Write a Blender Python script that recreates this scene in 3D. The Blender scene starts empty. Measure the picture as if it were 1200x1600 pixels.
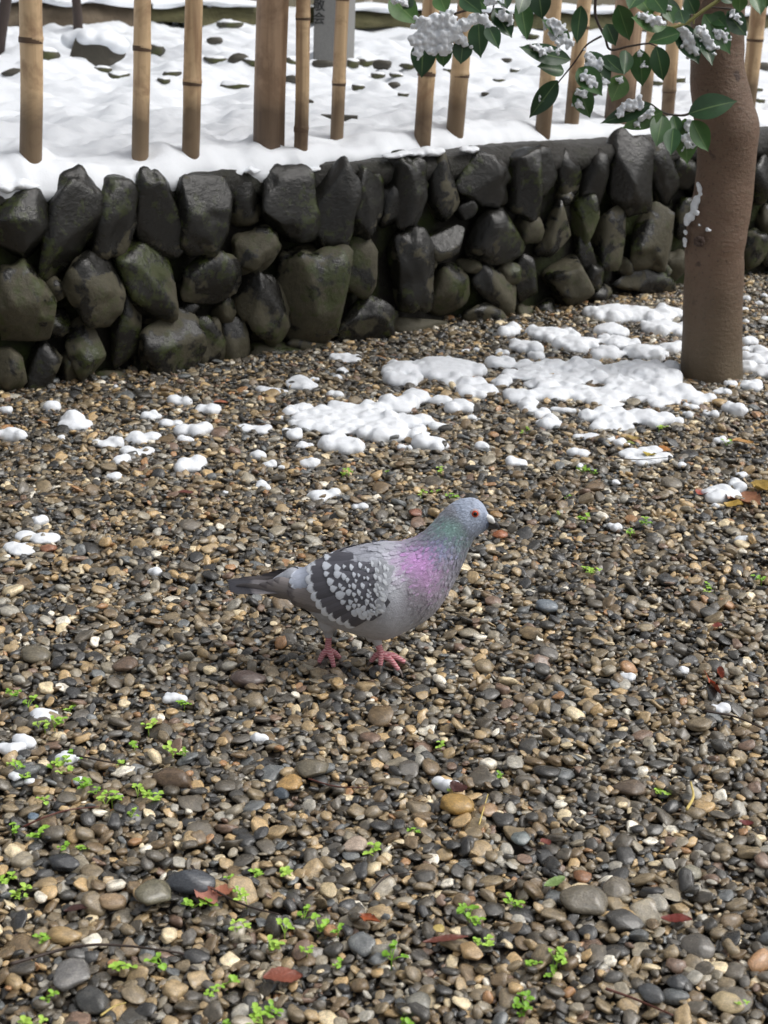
import bpy, bmesh, math, random
import numpy as np
from mathutils import Vector, Matrix, noise
from mathutils.bvhtree import BVHTree

SC = bpy.context.scene
COL = SC.collection
random.seed(7)
RNG = np.random.default_rng(11)

# ------------------------------------------------------------------ camera
FPX, CAM_H = 2400.0, 0.81
TH, ROLL = math.radians(20.1), math.radians(2.0)
Fv = Vector((0, math.cos(TH), -math.sin(TH)))
U0 = Vector((0, math.sin(TH), math.cos(TH)))
R0 = Vector((1, 0, 0))
CX = R0 * math.cos(ROLL) + U0 * math.sin(ROLL)
CY = U0 * math.cos(ROLL) - R0 * math.sin(ROLL)
CP = Vector((0, 0, CAM_H))
cam = bpy.data.cameras.new('camera')
co = bpy.data.objects.new('camera', cam)
COL.objects.link(co)
m = Matrix.Identity(4)
for i in range(3):
    m[i][0], m[i][1], m[i][2], m[i][3] = CX[i], CY[i], -Fv[i], CP[i]
co.matrix_world = m
cam.sensor_fit = 'VERTICAL'
cam.sensor_height = 24.0
cam.lens = 24.0 * FPX / 1600.0
cam.clip_start, cam.clip_end = 0.05, 400
cam.dof.use_dof = True
cam.dof.focus_distance = 1.9
cam.dof.aperture_fstop = 9.5
SC.camera = co

# ------------------------------------------------------------------ light
SUN_EL, SUN_AZ = math.radians(54), math.radians(92)     # azimuth from +Y towards +X
w = bpy.data.worlds.new('World'); SC.world = w; w.use_nodes = True
nt = w.node_tree; nt.nodes.clear()
sky = nt.nodes.new('ShaderNodeTexSky'); sky.sky_type = 'NISHITA'; sky.sun_disc = False
sky.sun_elevation, sky.sun_rotation = SUN_EL, SUN_AZ
sky.dust_density = 6.0; sky.air_density = 1.0; sky.ozone_density = 1.0
hs = nt.nodes.new('ShaderNodeHueSaturation'); hs.inputs['Saturation'].default_value = 0.22
bg = nt.nodes.new('ShaderNodeBackground'); bg.inputs['Strength'].default_value = 0.13
wo = nt.nodes.new('ShaderNodeOutputWorld')
nt.links.new(sky.outputs[0], hs.inputs['Color']); nt.links.new(hs.outputs[0], bg.inputs['Color'])
nt.links.new(bg.outputs[0], wo.inputs[0])
sl = bpy.data.lights.new('sun', 'SUN'); sl.energy = 0.9; sl.angle = math.radians(26); sl.color = (1, 0.975, 0.94)
so = bpy.data.objects.new('sun', sl); COL.objects.link(so)
sd = Vector((math.sin(SUN_AZ) * math.cos(SUN_EL), math.cos(SUN_AZ) * math.cos(SUN_EL), math.sin(SUN_EL)))
so.rotation_euler = sd.to_track_quat('Z', 'Y').to_euler(); so.location = sd * 20
vs = SC.view_settings
vs.view_transform = 'Standard'; vs.look = 'None'; vs.exposure = 0.12; vs.gamma = 1.0; vs.use_curve_mapping = False

# ------------------------------------------------------------------ helpers
def ray(px, py):
    return Fv + CX * ((px - 600) / FPX) + CY * (-(py - 800) / FPX)
def atz(px, py, z=0.0):
    d = ray(px, py); return CP + d * ((z - CAM_H) / d.z)
def aty(px, py, Y):
    d = ray(px, py); return CP + d * (Y / d.y)
def atplane(px, py, p0, n):
    d = ray(px, py); return CP + d * ((p0 - CP).dot(n) / d.dot(n))
def depth(p): return (Vector(p) - CP).dot(Fv)
def proj(p):
    d = Vector(p) - CP; t = d.dot(Fv)
    return 600 + FPX * d.dot(CX) / t, 800 - FPX * d.dot(CY) / t
def lin(c):
    return tuple(((v / 255) / 12.92 if v <= 10 else (((v / 255) + .055) / 1.055) ** 2.4) for v in c)
def rgba(c, k=1.0):
    r = lin(c); return (min(r[0] * k, 1), min(r[1] * k, 1), min(r[2] * k, 1), 1)
def mesh_obj(name, verts, faces, mat=None, parent=None, smooth=True, loc=None):
    me = bpy.data.meshes.new(name); me.from_pydata([tuple(v) for v in verts], [], faces); me.update()
    if smooth: me.polygons.foreach_set('use_smooth', [True] * len(me.polygons))
    if mat: me.materials.append(mat)
    return link(name, me, parent, loc)
def link(name, me, parent=None, loc=None):
    o = bpy.data.objects.new(name, me); COL.objects.link(o)
    if parent: o.parent = parent
    if loc is not None: o.location = loc
    return o
def empty(name, loc):
    o = bpy.data.objects.new(name, None); o.empty_display_size = 0.05; o.location = loc; COL.objects.link(o); return o
def tag(o, label=None, cat=None, group=None, kind=None):
    if label: o['label'] = label
    if cat: o['category'] = cat
    if group: o['group'] = group
    if kind: o['kind'] = kind
    return o
def catmull(pts, n):
    P = [np.array(p, float) for p in pts]; P = [2 * P[0] - P[1]] + P + [2 * P[-1] - P[-2]]
    out = []; segs = len(P) - 3
    for k in range(n):
        t = k / (n - 1) * segs; i = min(int(t), segs - 1); u = t - i
        a, b, c, d = P[i:i + 4]
        out.append(.5 * ((2 * b) + (c - a) * u + (2 * a - 5 * b + 4 * c - d) * u * u + (3 * b - a - 3 * c + d) * u ** 3))
    return np.array(out)
def tube(pts, rad, segs=10, caps=True, V=None, Fc=None, wob=0.0):
    V = [] if V is None else V; Fc = [] if Fc is None else Fc
    base = len(V); pts = [Vector(p) for p in pts]; n = len(pts)
    t0 = (pts[1] - pts[0]).normalized()
    ref = Vector((1, 0, 0)) if abs(t0.x) < .8 else Vector((0, 1, 0))
    nx = t0.cross(ref).normalized()
    for i, p in enumerate(pts):
        t = (pts[min(i + 1, n - 1)] - pts[max(i - 1, 0)]).normalized()
        nx = (nx - t * nx.dot(t)).normalized(); ny = t.cross(nx)
        for s in range(segs):
            a = 2 * math.pi * s / segs
            r = rad[i] * (1 + wob * noise.noise(Vector((p.x * 40 + math.cos(a), p.y * 40 + math.sin(a), p.z * 25))))
            V.append(p + (nx * math.cos(a) + ny * math.sin(a)) * r)
    for i in range(n - 1):
        for s in range(segs):
            a, b = base + i * segs + s, base + i * segs + (s + 1) % segs
            Fc.append((a, b, b + segs, a + segs))
    if caps:
        Fc.append(tuple(base + s for s in reversed(range(segs)))); Fc.append(tuple(base + (n - 1) * segs + s for s in range(segs)))
    return V, Fc
_ico = {}
def ico(sub):
    if sub not in _ico:
        bm = bmesh.new(); bmesh.ops.create_icosphere(bm, subdivisions=sub, radius=1.0)
        bm.verts.ensure_lookup_table()
        _ico[sub] = ([v.co.copy() for v in bm.verts], [tuple(v.index for v in f.verts) for f in bm.faces]); bm.free()
    return _ico[sub]
def stone_verts(sub, seed, amp=.18, sq=2.4, freq=1.3, facets=0):
    V, Fc = ico(sub); off = Vector((seed * 7.13, seed * 3.7, seed * 1.9)); out = []
    rs = random.Random(seed); planes = []
    for _ in range(facets):
        d = Vector((rs.gauss(0, 1), rs.gauss(0, 1), rs.gauss(0, 1))).normalized(); planes.append((d, rs.uniform(.62, .88)))
    for v in V:
        k = (abs(v.x) ** sq + abs(v.y) ** sq + abs(v.z) ** sq) ** (-1 / sq)
        p = v * k
        p = p * (1 + amp * noise.noise(v * freq + off) + amp * .35 * noise.noise(v * freq * 2.7 + off))
        for d, h in planes:
            e = p.dot(d) - h
            if e > 0: p = p - d * e * .88
        out.append(p)
    return out, Fc

# ------------------------------------------------------------------ materials
class NM:
    def __init__(s, name):
        s.m = bpy.data.materials.new(name); s.m.use_nodes = True; s.nt = s.m.node_tree; s.n = s.nt.nodes
        s.b = s.n['Principled BSDF']; s.o = s.n['Material Output']
    def add(s, typ, **kw):
        nd = s.n.new(typ)
        for k, v in kw.items():
            if k.startswith('i_'):
                key = k[2:]; nd.inputs[int(key) if key.isdigit() else key.replace('_', ' ')].default_value = v
            else: setattr(nd, k, v)
        return nd
    def l(s, a, b): s.nt.links.new(a, b)
    def coord(s, kind='Object', scale=(1, 1, 1), rnd=False):
        tc = s.add('ShaderNodeTexCoord'); mp = s.add('ShaderNodeMapping'); mp.inputs['Scale'].default_value = scale
        s.l(tc.outputs[kind], mp.inputs['Vector'])
        if rnd:
            oi = s.add('ShaderNodeObjectInfo'); mu = s.add('ShaderNodeMath', operation='MULTIPLY'); mu.inputs[1].default_value = 37.0
            s.l(oi.outputs['Random'], mu.inputs[0])
            cb = s.add('ShaderNodeCombineXYZ')
            for i in range(3): s.l(mu.outputs[0], cb.inputs[i])
            s.l(cb.outputs[0], mp.inputs['Location'])
        return mp.outputs[0]
    def noise(s, vec, scale, detail=4, rough=.55, dist=0.0):
        nd = s.add('ShaderNodeTexNoise'); nd.inputs['Scale'].default_value = scale; nd.inputs['Detail'].default_value = detail
        nd.inputs['Roughness'].default_value = rough; nd.inputs['Distortion'].default_value = dist
        s.l(vec, nd.inputs['Vector']); return nd.outputs['Fac']
    def ramp(s, fac, stops, interp='LINEAR'):
        r = s.add('ShaderNodeValToRGB'); r.color_ramp.interpolation = interp; e = r.color_ramp.elements
        while len(e) > 1: e.remove(e[-1])
        e[0].position, e[0].color = stops[0]
        for p, c in stops[1:]:
            x = e.new(p); x.color = c
        s.l(fac, r.inputs[0]); return r.outputs[0]
    def g(s, fac, a, b):
        return s.ramp(fac, [(a, (0, 0, 0, 1)), (b, (1, 1, 1, 1))])
    def mix(s, fac, a, b, mode='MIX'):
        mx = s.add('ShaderNodeMix', data_type='RGBA', blend_type=mode)
        for sock, v in ((mx.inputs[0], fac), (mx.inputs[6], a), (mx.inputs[7], b)):
            if hasattr(v, 'default_value') and hasattr(v, 'node'): s.l(v, sock)
            else: sock.default_value = v
        return mx.outputs[2]
    def math(s, op, a, b=0.0):
        nd = s.add('ShaderNodeMath', operation=op)
        for i, v in enumerate((a, b)):
            if hasattr(v, 'node'): s.l(v, nd.inputs[i])
            else: nd.inputs[i].default_value = v
        return nd.outputs[0]
    def bump(s, h, strength, dist):
        b = s.add('ShaderNodeBump'); b.inputs['Strength'].default_value = strength; b.inputs['Distance'].default_value = dist
        s.l(h, b.inputs['Height']); s.l(b.outputs[0], s.b.inputs['Normal'])
    def base(s, c):
        if hasattr(c, 'node'): s.l(c, s.b.inputs['Base Color'])
        else: s.b.inputs['Base Color'].default_value = c
    def rough(s, v):
        if hasattr(v, 'node'): s.l(v, s.b.inputs['Roughness'])
        else: s.b.inputs['Roughness'].default_value = v

def mat_pebble(name, own):
    M = NM(name); oi = M.add('ShaderNodeObjectInfo'); vec = M.coord('Object', rnd=True)
    if own: col = oi.outputs['Color']
    else:
        pal = [((66, 64, 60), 10), ((90, 84, 74), 12), ((52, 52, 52), 8), ((116, 104, 84), 12), ((82, 78, 72), 8), ((106, 90, 68), 12), ((136, 128, 112), 8),
               ((94, 97, 98), 4), ((152, 132, 100), 8), ((76, 70, 60), 8), ((174, 148, 108), 4.5), ((150, 146, 136), 5), ((112, 92, 78), 3), ((204, 188, 156), 3.5), ((46, 45, 43), 6), ((152, 116, 82), 1.6), ((126, 112, 88), 5), ((216, 210, 196), 1.6)]
        tot = sum(p[1] for p in pal); acc = 0; st = []
        for c, wt in pal:
            st.append((acc / tot, rgba(c, 1.4))); acc += wt
        col = M.ramp(oi.outputs['Random'], st, 'CONSTANT')
    n1 = M.noise(vec, 1.6, 6, .6); n2 = M.noise(vec, 9, 5, .65)
    tone = M.ramp(n1, [(.3, (.62, .62, .6, 1)), (.5, (1, 1, 1, 1)), (.72, (1.3, 1.27, 1.18, 1))])
    col = M.mix(1.0, col, tone, 'MULTIPLY')
    sp = M.ramp(n2, [(.35, (.7, .7, .7, 1)), (.5, (1, 1, 1, 1)), (.68, (1.35, 1.33, 1.28, 1))])
    col = M.mix(1.0, col, sp, 'MULTIPLY')
    vein = M.add('ShaderNodeTexWave', wave_type='BANDS'); vein.inputs['Scale'].default_value = .6; vein.inputs['Distortion'].default_value = 9; vein.inputs['Detail'].default_value = 3; M.l(vec, vein.inputs['Vector'])
    col = M.mix(M.math('MULTIPLY', M.g(vein.outputs['Fac'], .9, .99), M.math('MULTIPLY', M.g(M.noise(vec, .01, 0), .56, .6), .3)), col, rgba((170, 164, 150)))
    M.base(col)
    M.rough(M.ramp(n1, [(.3, (.1, .1, .1, 1)), (.7, (.34, .34, .34, 1))]))
    M.b.inputs['Specular IOR Level'].default_value = .55; M.b.inputs['Coat Weight'].default_value = .55; M.b.inputs['Coat Roughness'].default_value = .08
    M.bump(n2, .25, .08)
    return M.m
M_PEB, M_PEBC = mat_pebble('wet pebble', False), mat_pebble('wet pebble tinted', True)

def mat_soil():
    M = NM('wet soil'); v = M.coord('Object'); n = M.noise(v, 60, 6, .6)
    M.base(M.ramp(n, [(.3, rgba((38, 34, 30))), (.7, rgba((72, 64, 54)))])); M.rough(.7); M.bump(n, .6, .01); return M.m
def mat_snow():
    M = NM('snow'); v = M.coord('Object'); a = M.noise(v, 60, 4, .6); b = M.noise(v, 420, 3, .6)
    M.base((.81, .84, .88, 1)); M.rough(.55); M.b.inputs['Specular IOR Level'].default_value = .25
    h = M.math('ADD', M.math('MULTIPLY', a, .8), M.math('MULTIPLY', b, .35)); M.bump(h, .3, .005); return M.m
def mat_stone_wall():
    M = NM('wet wall stone'); v = M.coord('Object'); oi = M.add('ShaderNodeObjectInfo')
    vr = M.coord('Object', rnd=True)
    n1 = M.noise(vr, 14, 5, .6, .3); n2 = M.noise(v, 70, 6, .65); n3 = M.noise(vr, 5, 3, .5)
    wet = M.mix(n2, rgba((17, 17, 16)), rgba((38, 37, 33)))
    dry = M.mix(n2, rgba((50, 48, 37)), rgba((88, 83, 65)))
    # the dry face shows on some stones, mostly in the lower courses
    gp = M.add('ShaderNodeNewGeometry'); sep = M.add('ShaderNodeSeparateXYZ'); M.l(gp.outputs['Position'], sep.inputs[0])
    low = M.ramp(sep.outputs['Z'], [(0.0, (.22, .22, .22, 1)), (.2, (.16, .16, .16, 1)), (.33, (0, 0, 0, 1))])
    low = M.math('SUBTRACT', low, .14)
    f = M.math('ADD', M.math('ADD', n1, low), M.math('MULTIPLY', M.math('SUBTRACT', oi.outputs['Random'], .5), .22))
    col = M.mix(M.g(f, .525, .555), wet, dry)
    moss = M.math('MULTIPLY', M.g(M.math('MULTIPLY', n3, M.noise(v, 40, 5, .7)), .28, .36), .8)
    col = M.mix(moss, col, rgba((58, 66, 30)))
    M.base(col); M.rough(M.ramp(f, [(.5, (.24, .24, .24, 1)), (.56, (.7, .7, .7, 1))])); M.bump(M.math('ADD', n2, M.math('MULTIPLY', M.noise(v, 240, 3, .6), .25)), .5, .006); return M.m
def mat_mortar():
    M = NM('dark mossy mortar'); v = M.coord('Object'); n1 = M.noise(v, 9, 5); n2 = M.noise(v, 90, 6, .7)
    c = M.mix(n2, rgba((20, 19, 16)), rgba((46, 42, 34))); c = M.mix(M.g(n1, .46, .62), c, rgba((58, 68, 26)))
    M.base(c); M.rough(.75); M.bump(n2, .8, .012); return M.m
def mat_cap():
    M = NM('wet cement coping'); v = M.coord('Object'); n1 = M.noise(v, 10, 5); n2 = M.noise(v, 120, 6, .7)
    c = M.mix(n2, rgba((38, 38, 36)), rgba((72, 70, 65))); c = M.mix(M.g(n1, .55, .75), c, rgba((58, 60, 46)))
    M.base(c); M.rough(.5); M.bump(M.math('ADD', n2, M.noise(v, 35, 4)), .9, .012); return M.m
def mat_bamboo(name, a, b, dark):
    M = NM(name); v = M.coord('Object', (1, 1, .06), rnd=True); v2 = M.coord('Object', rnd=True); vz = M.coord('Object')
    n1 = M.noise(v, 160, 4, .6); n2 = M.noise(v2, 16, 4, .6, .4); n3 = M.noise(v, 45, 3, .5)
    c = M.mix(n1, rgba(a), rgba(b)); c = M.mix(M.g(n3, .52, .72), c, rgba(dark)); 
    c = M.mix(M.math('MULTIPLY', M.g(n2, .5, .66), .7), c, rgba(dark))
    sep = M.add('ShaderNodeSeparateXYZ'); M.l(vz, sep.inputs[0])    # z = 0 at the foot: darker brown towards it
    foot = M.ramp(M.math('ADD', sep.outputs['Z'], M.math('MULTIPLY', M.math('SUBTRACT', n2, .5), .12)), [(.06, (1, 1, 1, 1)), (.12, (0, 0, 0, 1))])
    c = M.mix(M.math('MULTIPLY', foot, .75), c, rgba((66, 52, 40)))
    M.base(c); M.rough(.55); M.bump(n1, .25, .002); return M.m
def mat_plain(name, c, r=.5, var=.25, scale=60, bump=.2, bd=.002, k=1.0):
    M = NM(name); v = M.coord('Object', rnd=True); n = M.noise(v, scale, 5, .6)
    a = rgba(c, k); M.base(M.mix(n, tuple(x * (1 - var) for x in a[:3]) + (1,), tuple(min(1, x * (1 + var)) for x in a[:3]) + (1,)))
    M.rough(r); M.bump(n, bump, bd); return M.m
def mat_bark():
    M = NM('smooth reddish bark'); v = M.coord('Object', (1, 1, 3.5)); v2 = M.coord('Object')
    n1 = M.noise(v, 40, 6, .7); n2 = M.noise(v2, 9, 4, .6); n3 = M.noise(v2, 150, 4, .6); n4 = M.noise(v2, 26, 3, .5)
    c = M.mix(n2, rgba((82, 65, 53)), rgba((128, 102, 83))); c = M.mix(M.g(n1, .5, .75), c, rgba((112, 96, 78)))
    c = M.mix(M.math('MULTIPLY', M.g(n3, .56, .7), .6), c, rgba((52, 40, 34))); c = M.mix(M.math('MULTIPLY', M.g(n4, .66, .72), .8), c, rgba((60, 44, 38)))
    sep = M.add('ShaderNodeSeparateXYZ'); M.l(v2, sep.inputs[0])
    c = M.mix(M.ramp(M.math('ADD', sep.outputs['Z'], M.math('MULTIPLY', n2, .1)), [(.05, (.8, .8, .8, 1)), (.34, (0, 0, 0, 1))]), c, rgba((88, 78, 58)))
    M.base(c); M.rough(.6); M.bump(M.math('ADD', n1, n3), .5, .004); return M.m
def mat_leaf():
    M = NM('glossy evergreen leaf'); oi = M.add('ShaderNodeObjectInfo'); v = M.coord('Object', rnd=True)
    uv = M.add('ShaderNodeUVMap'); sep = M.add('ShaderNodeSeparateXYZ'); M.l(uv.outputs[0], sep.inputs[0])
    c = M.ramp(oi.outputs['Random'], [(0, rgba((38, 66, 40))), (.5, rgba((48, 82, 46))), (.85, rgba((66, 104, 52))), (1, rgba((84, 118, 58)))])
    n = M.noise(v, 40, 4); c = M.mix(1.0, c, M.ramp(n, [(.3, (.75, .75, .75, 1)), (.7, (1.2, 1.2, 1.2, 1))]), 'MULTIPLY')
    mid = M.math('ABSOLUTE', M.math('SUBTRACT', sep.outputs['X'], .5))
    c = M.mix(M.ramp(mid, [(.012, (.6, .6, .6, 1)), (.035, (0, 0, 0, 1))]), c, rgba((120, 145, 90)))
    M.base(c); M.rough(.36); M.bump(n, .15, .004)
    M.b.inputs['Transmission Weight'].default_value = 0.0
    return M.m
M_SOIL, M_SNOW, M_WST, M_MORT, M_CAP = mat_soil(), mat_snow(), mat_stone_wall(), mat_mortar(), mat_cap()
M_BAM = mat_bamboo('weathered bamboo', (192, 160, 122), (218, 192, 154), (138, 106, 78))
M_LOG = mat_bamboo('weathered cedar log', (152, 126, 101), (184, 156, 128), (122, 98, 77))
M_NODE = mat_plain('dark bamboo joint', (88, 68, 50), .6)
M_BARK, M_LEAF = mat_bark(), mat_leaf()
M_TWIG = mat_plain('dark twig', (58, 46, 40), .6)
M_GTWIG = mat_plain('green twig', (142, 140, 84), .5)

# ================================================================== the ground
ground = mesh_obj('ground', [(-60, -30, -.03), (60, -30, -.03), (60, 90, -.03), (-60, 90, -.03)], [(0, 1, 2, 3)], M_SOIL, smooth=False)
tag(ground, 'dark damp soil lying under the gravel', 'ground', kind='structure')

# wall line
B0 = atz(0, 610); B1 = atz(1180, 430)
WD = (B1 - B0); WLEN = WD.length; WD.normalize(); WN = Vector((WD.y, -WD.x, 0))   # WN points to the camera side
WTOP = .388
def wp(s, out=0.0, z=0.0): return B0 + WD * s + WN * out + Vector((0, 0, z))

# ---- gravel laid pebble by pebble on a height map
X0, X1, Y0, Y1, RES = -1.35, 1.75, .62, 4.75, .002
NX, NY = int((X1 - X0) / RES), int((Y1 - Y0) / RES)
HM = np.full((NX, NY), -.03, np.float32)
NVAR, NKER = 26, 420
kern = []
for i in range(NKER):
    a = float(np.clip(np.exp(RNG.normal(math.log(.0049), .43)), .0024, .0155))
    b = a * RNG.uniform(.52, .95); c = a * RNG.uniform(.26, .56); ang = RNG.uniform(0, math.pi)
    r = int(a / RES) + 1; gx, gy = np.meshgrid(np.arange(-r, r + 1) * RES, np.arange(-r, r + 1) * RES, indexing='ij')
    u = (gx * math.cos(ang) + gy * math.sin(ang)) / a; v = (-gx * math.sin(ang) + gy * math.cos(ang)) / b
    q = 1 - u * u - v * v; mask = q > .02
    kern.append((a, b, c, ang, r, np.where(mask, c * np.sqrt(np.maximum(q, 0)), -1).astype(np.float32), mask, mask.sum()))
# polygon to cover: the view plus a margin, and never past the wall
def inreg(x, y):
    hw = .36 + .31 * y
    if abs(x - .02) > hw: return False
    return (Vector((x, y, 0)) - B0).dot(WN) > -.06
peb = []
area_pts = RNG.uniform((X0 + .03, Y0 + .03), (X1 - .03, Y1 - .03), (1080000, 2))
keep = (np.abs(area_pts[:, 0] - .02) < .36 + .31 * area_pts[:, 1]) & (((area_pts[:, 0] - B0.x) * WN.x + (area_pts[:, 1] - B0.y) * WN.y) > -.06)
area_pts = area_pts[keep]
ixy = ((area_pts - np.array([X0, Y0])) / RES).astype(int)
kidx = RNG.integers(0, NKER, len(area_pts)); K = 4; n_peb = len(area_pts) // K
n_peb = min(n_peb, 170000)
for i in range(n_peb):
    best = None
    for j in range(i * K, i * K + K):
        ix, iy = ixy[j]; hh = HM[ix, iy]
        if best is None or hh < best[0]: best = (hh, ix, iy)
    _, ix, iy = best; k = kern[kidx[i]]; r = k[4]
    sl_ = HM[ix - r:ix + r + 1, iy - r:iy + r + 1]
    if sl_.shape != k[5].shape: continue
    need = np.where(k[6], sl_ + k[5] , -9)
    z = .4 * float(need.max()) + .6 * float((sl_ * k[6]).sum() / k[7] + k[2] * .62)
    np.maximum(sl_, np.where(k[6], z + k[5], -9), out=sl_)
    peb.append((X0 + ix * RES, Y0 + iy * RES, z, k[0], k[1], k[2], k[3]))
peb = np.array(peb)
# bring the mean surface to z = 0
mid = HM[400:1100:7, 200:1500:7]; ZOFF = float(np.median(mid))
peb[:, 2] -= ZOFF; HM -= ZOFF
ground.location.z = -ZOFF
def hz(x, y, r=.006):
    ix, iy = int((x - X0) / RES), int((y - Y0) / RES); k = max(1, int(r / RES))
    if ix < k or iy < k or ix >= NX - k or iy >= NY - k: return 0.0
    p = HM[ix - k:ix + k + 1, iy - k:iy + k + 1]; return float(np.percentile(p, 70)) if p.size else 0.0
def on_gravel(px, py, r=.006):
    p = atz(px, py, 0.0); h = hz(p.x, p.y, r); p = atz(px, py, max(-.012, min(.012, h))); return p
# featured pebbles of the foreground: px, py, half length, half width (px), angle, colour
FEAT = [(110, 1535, 35, 19, 36, (134, 132, 130)), (120, 1493, 20, 16, 60, (104, 103, 101)), (145, 1572, 30, 22, 0, (84, 84, 82)), (240, 1405, 33, 18, 17, (124, 119, 98)), (292, 1387, 42, 11, -8, (84, 88, 95)),
        (97, 1357, 27, 11, 8, (58, 60, 64)), (97, 1470, 28, 10, -5, (184, 156, 110)), (175, 1417, 22, 10, 8, (178, 152, 120)), (452, 1232, 21, 18, 0, (198, 160, 102)), (488, 1206, 27, 16, -10, (126, 118, 100)),
        (270, 1225, 34, 11, 0, (116, 96, 76)), (915, 1420, 43, 21, -12, (124, 116, 100)), (960, 1395, 26, 20, 20, (134, 126, 112)), (975, 1450, 31, 15, 8, (84, 82, 78)), (910, 1375, 15, 11, 0, (150, 104, 68)),
        (715, 1265, 27, 13, 0, (194, 156, 88)), (985, 1240, 25, 13, -30, (116, 100, 84)), (815, 1315, 18, 13, 30, (126, 136, 136)), (1140, 1575, 26, 14, 15, (204, 184, 144)), (655, 1575, 22, 21, 0, (136, 134, 124)),
        (1075, 1370, 21, 11, 0, (152, 148, 130)), (512, 1398, 17, 10, -25, (218, 198, 158)), (385, 1068, 29, 10, 0, (102, 86, 80)), (855, 952, 18, 9, 0, (132, 142, 152)), (555, 1328, 20, 14, 0, (204, 184, 166)),
        (665, 1375, 18, 18, 0, (90, 86, 80)), (440, 1245, 14, 10, 0, (80, 90, 100)), (765, 1273, 18, 12, 5, (176, 142, 104)), (1058, 1540, 18, 11, -20, (70, 72, 74)), (735, 1495, 20, 12, 0, (190, 160, 116)), (50, 1280, 9, 8, 0, (110, 130, 150)),
        (55, 1030, 24, 12, 0, (126, 118, 100)), (195, 1045, 20, 14, 0, (120, 100, 84)), (1010, 985, 15, 8, 0, (166, 150, 120)), (830, 995, 20, 10, 0, (150, 130, 98)), (650, 805, 12, 7, 0, (146, 96, 74)), (780, 838, 13, 7, 0, (178, 108, 66)), (775, 808, 12, 6, 0, (180, 142, 92)),
        (295, 825, 18, 14, 0, (130, 122, 110)), (1050, 760, 17, 13, 0, (140, 132, 118)), (930, 765, 17, 10, 0, (140, 118, 92)), (75, 880 - 20, 14, 8, 0, (160, 110, 84)), (1020, 1560, 22, 14, 0, (86, 88, 90))]
# pebble shapes shared by everything
pcoll = bpy.data.collections.new('pebble shapes'); PME = []
for i in range(NVAR):
    rs = random.Random(i)
    V, Fc = stone_verts(3 if i < 18 else 2, 50 + i, amp=rs.uniform(.14, .34), sq=rs.choice([2.0, 2.3, 2.8, 3.2]), freq=rs.uniform(.9, 1.6), facets=rs.choice([0, 3, 5, 8, 10]))
    me = bpy.data.meshes.new('pebble'); me.from_pydata([tuple(v) for v in V], [], Fc); me.polygons.foreach_set('use_smooth', [True] * len(Fc)); me.materials.append(M_PEB); PME.append(me)
    ob = bpy.data.objects.new('pebble_shape_%02d' % i, me); pcoll.objects.link(ob)
N = len(peb)
rot = np.zeros((N, 3), np.float32); rot[:, 0] = RNG.normal(0, .32, N); rot[:, 1] = RNG.normal(0, .32, N); rot[:, 2] = peb[:, 6] 
scl = peb[:, 3:6].astype(np.float32); vid = RNG.integers(0, NVAR, N)
# which pebbles show largest
P = peb[:, :3]; dv = P - np.array(CP); dep = dv @ np.array(Fv); sx = 600 + FPX * (dv @ np.array(CX)) / dep; sy = 800 - FPX * (dv @ np.array(CY)) / dep
ixs = ((P[:, 0] - X0) / RES).astype(int); iys = ((P[:, 1] - Y0) / RES).astype(int)
vis = (HM[ixs, iys] - (P[:, 2] + scl[:, 2]) < .0015) & (sx > 4) & (sx < 1196) & (sy < 1596) & (sy > 430)
size = np.where(vis, scl[:, 0] * scl[:, 1] / dep ** 2, 0)
# clear the places of the featured pebbles
drop = np.zeros(N, bool); featp = []
for (px, py, a, b, ang, c) in FEAT:
    p = on_gravel(px, py); s = depth(p) / FPX; featp.append((p, s))
    drop |= (np.hypot(P[:, 0] - p.x, P[:, 1] - p.y) < a * s * .62) & (P[:, 2] + scl[:, 2] > hz(p.x, p.y) - .003)
size[drop] = 0
N_FEAT = len(FEAT); big = np.argsort(-size)[:300 - N_FEAT]
isbig = np.zeros(N, bool); isbig[big] = True
for i in big:
    o = bpy.data.objects.new('pebble', PME[vid[i]]); COL.objects.link(o); o.parent = ground
    o.matrix_parent_inverse = Matrix.Translation((0, 0, ZOFF))
    o.location = P[i]; o.rotation_euler = rot[i]; o.scale = scl[i]
PMC = []
for i in range(8):
    me = PME[i].copy(); me.materials.clear(); me.materials.append(M_PEBC); PMC.append(me)
for q, ((px, py, a, b, ang, c), (p, s)) in enumerate(zip(FEAT, featp)):
    o = bpy.data.objects.new('pebble', PMC[q % 8]); COL.objects.link(o); o.parent = ground; o.matrix_parent_inverse = Matrix.Translation((0, 0, ZOFF))
    A, Bv = a * s, max(b * s * 1.5, a * s * .55); Bv = min(Bv, a * s * .9) if b < a * .8 else a * s * .95
    o.location = p + Vector((0, .004, A * .18)); o.rotation_euler = (.12, .05, math.radians(ang)); o.scale = (A, Bv, A * .46); o.color = rgba(c, .8)
rest = ~isbig & ~drop
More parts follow.
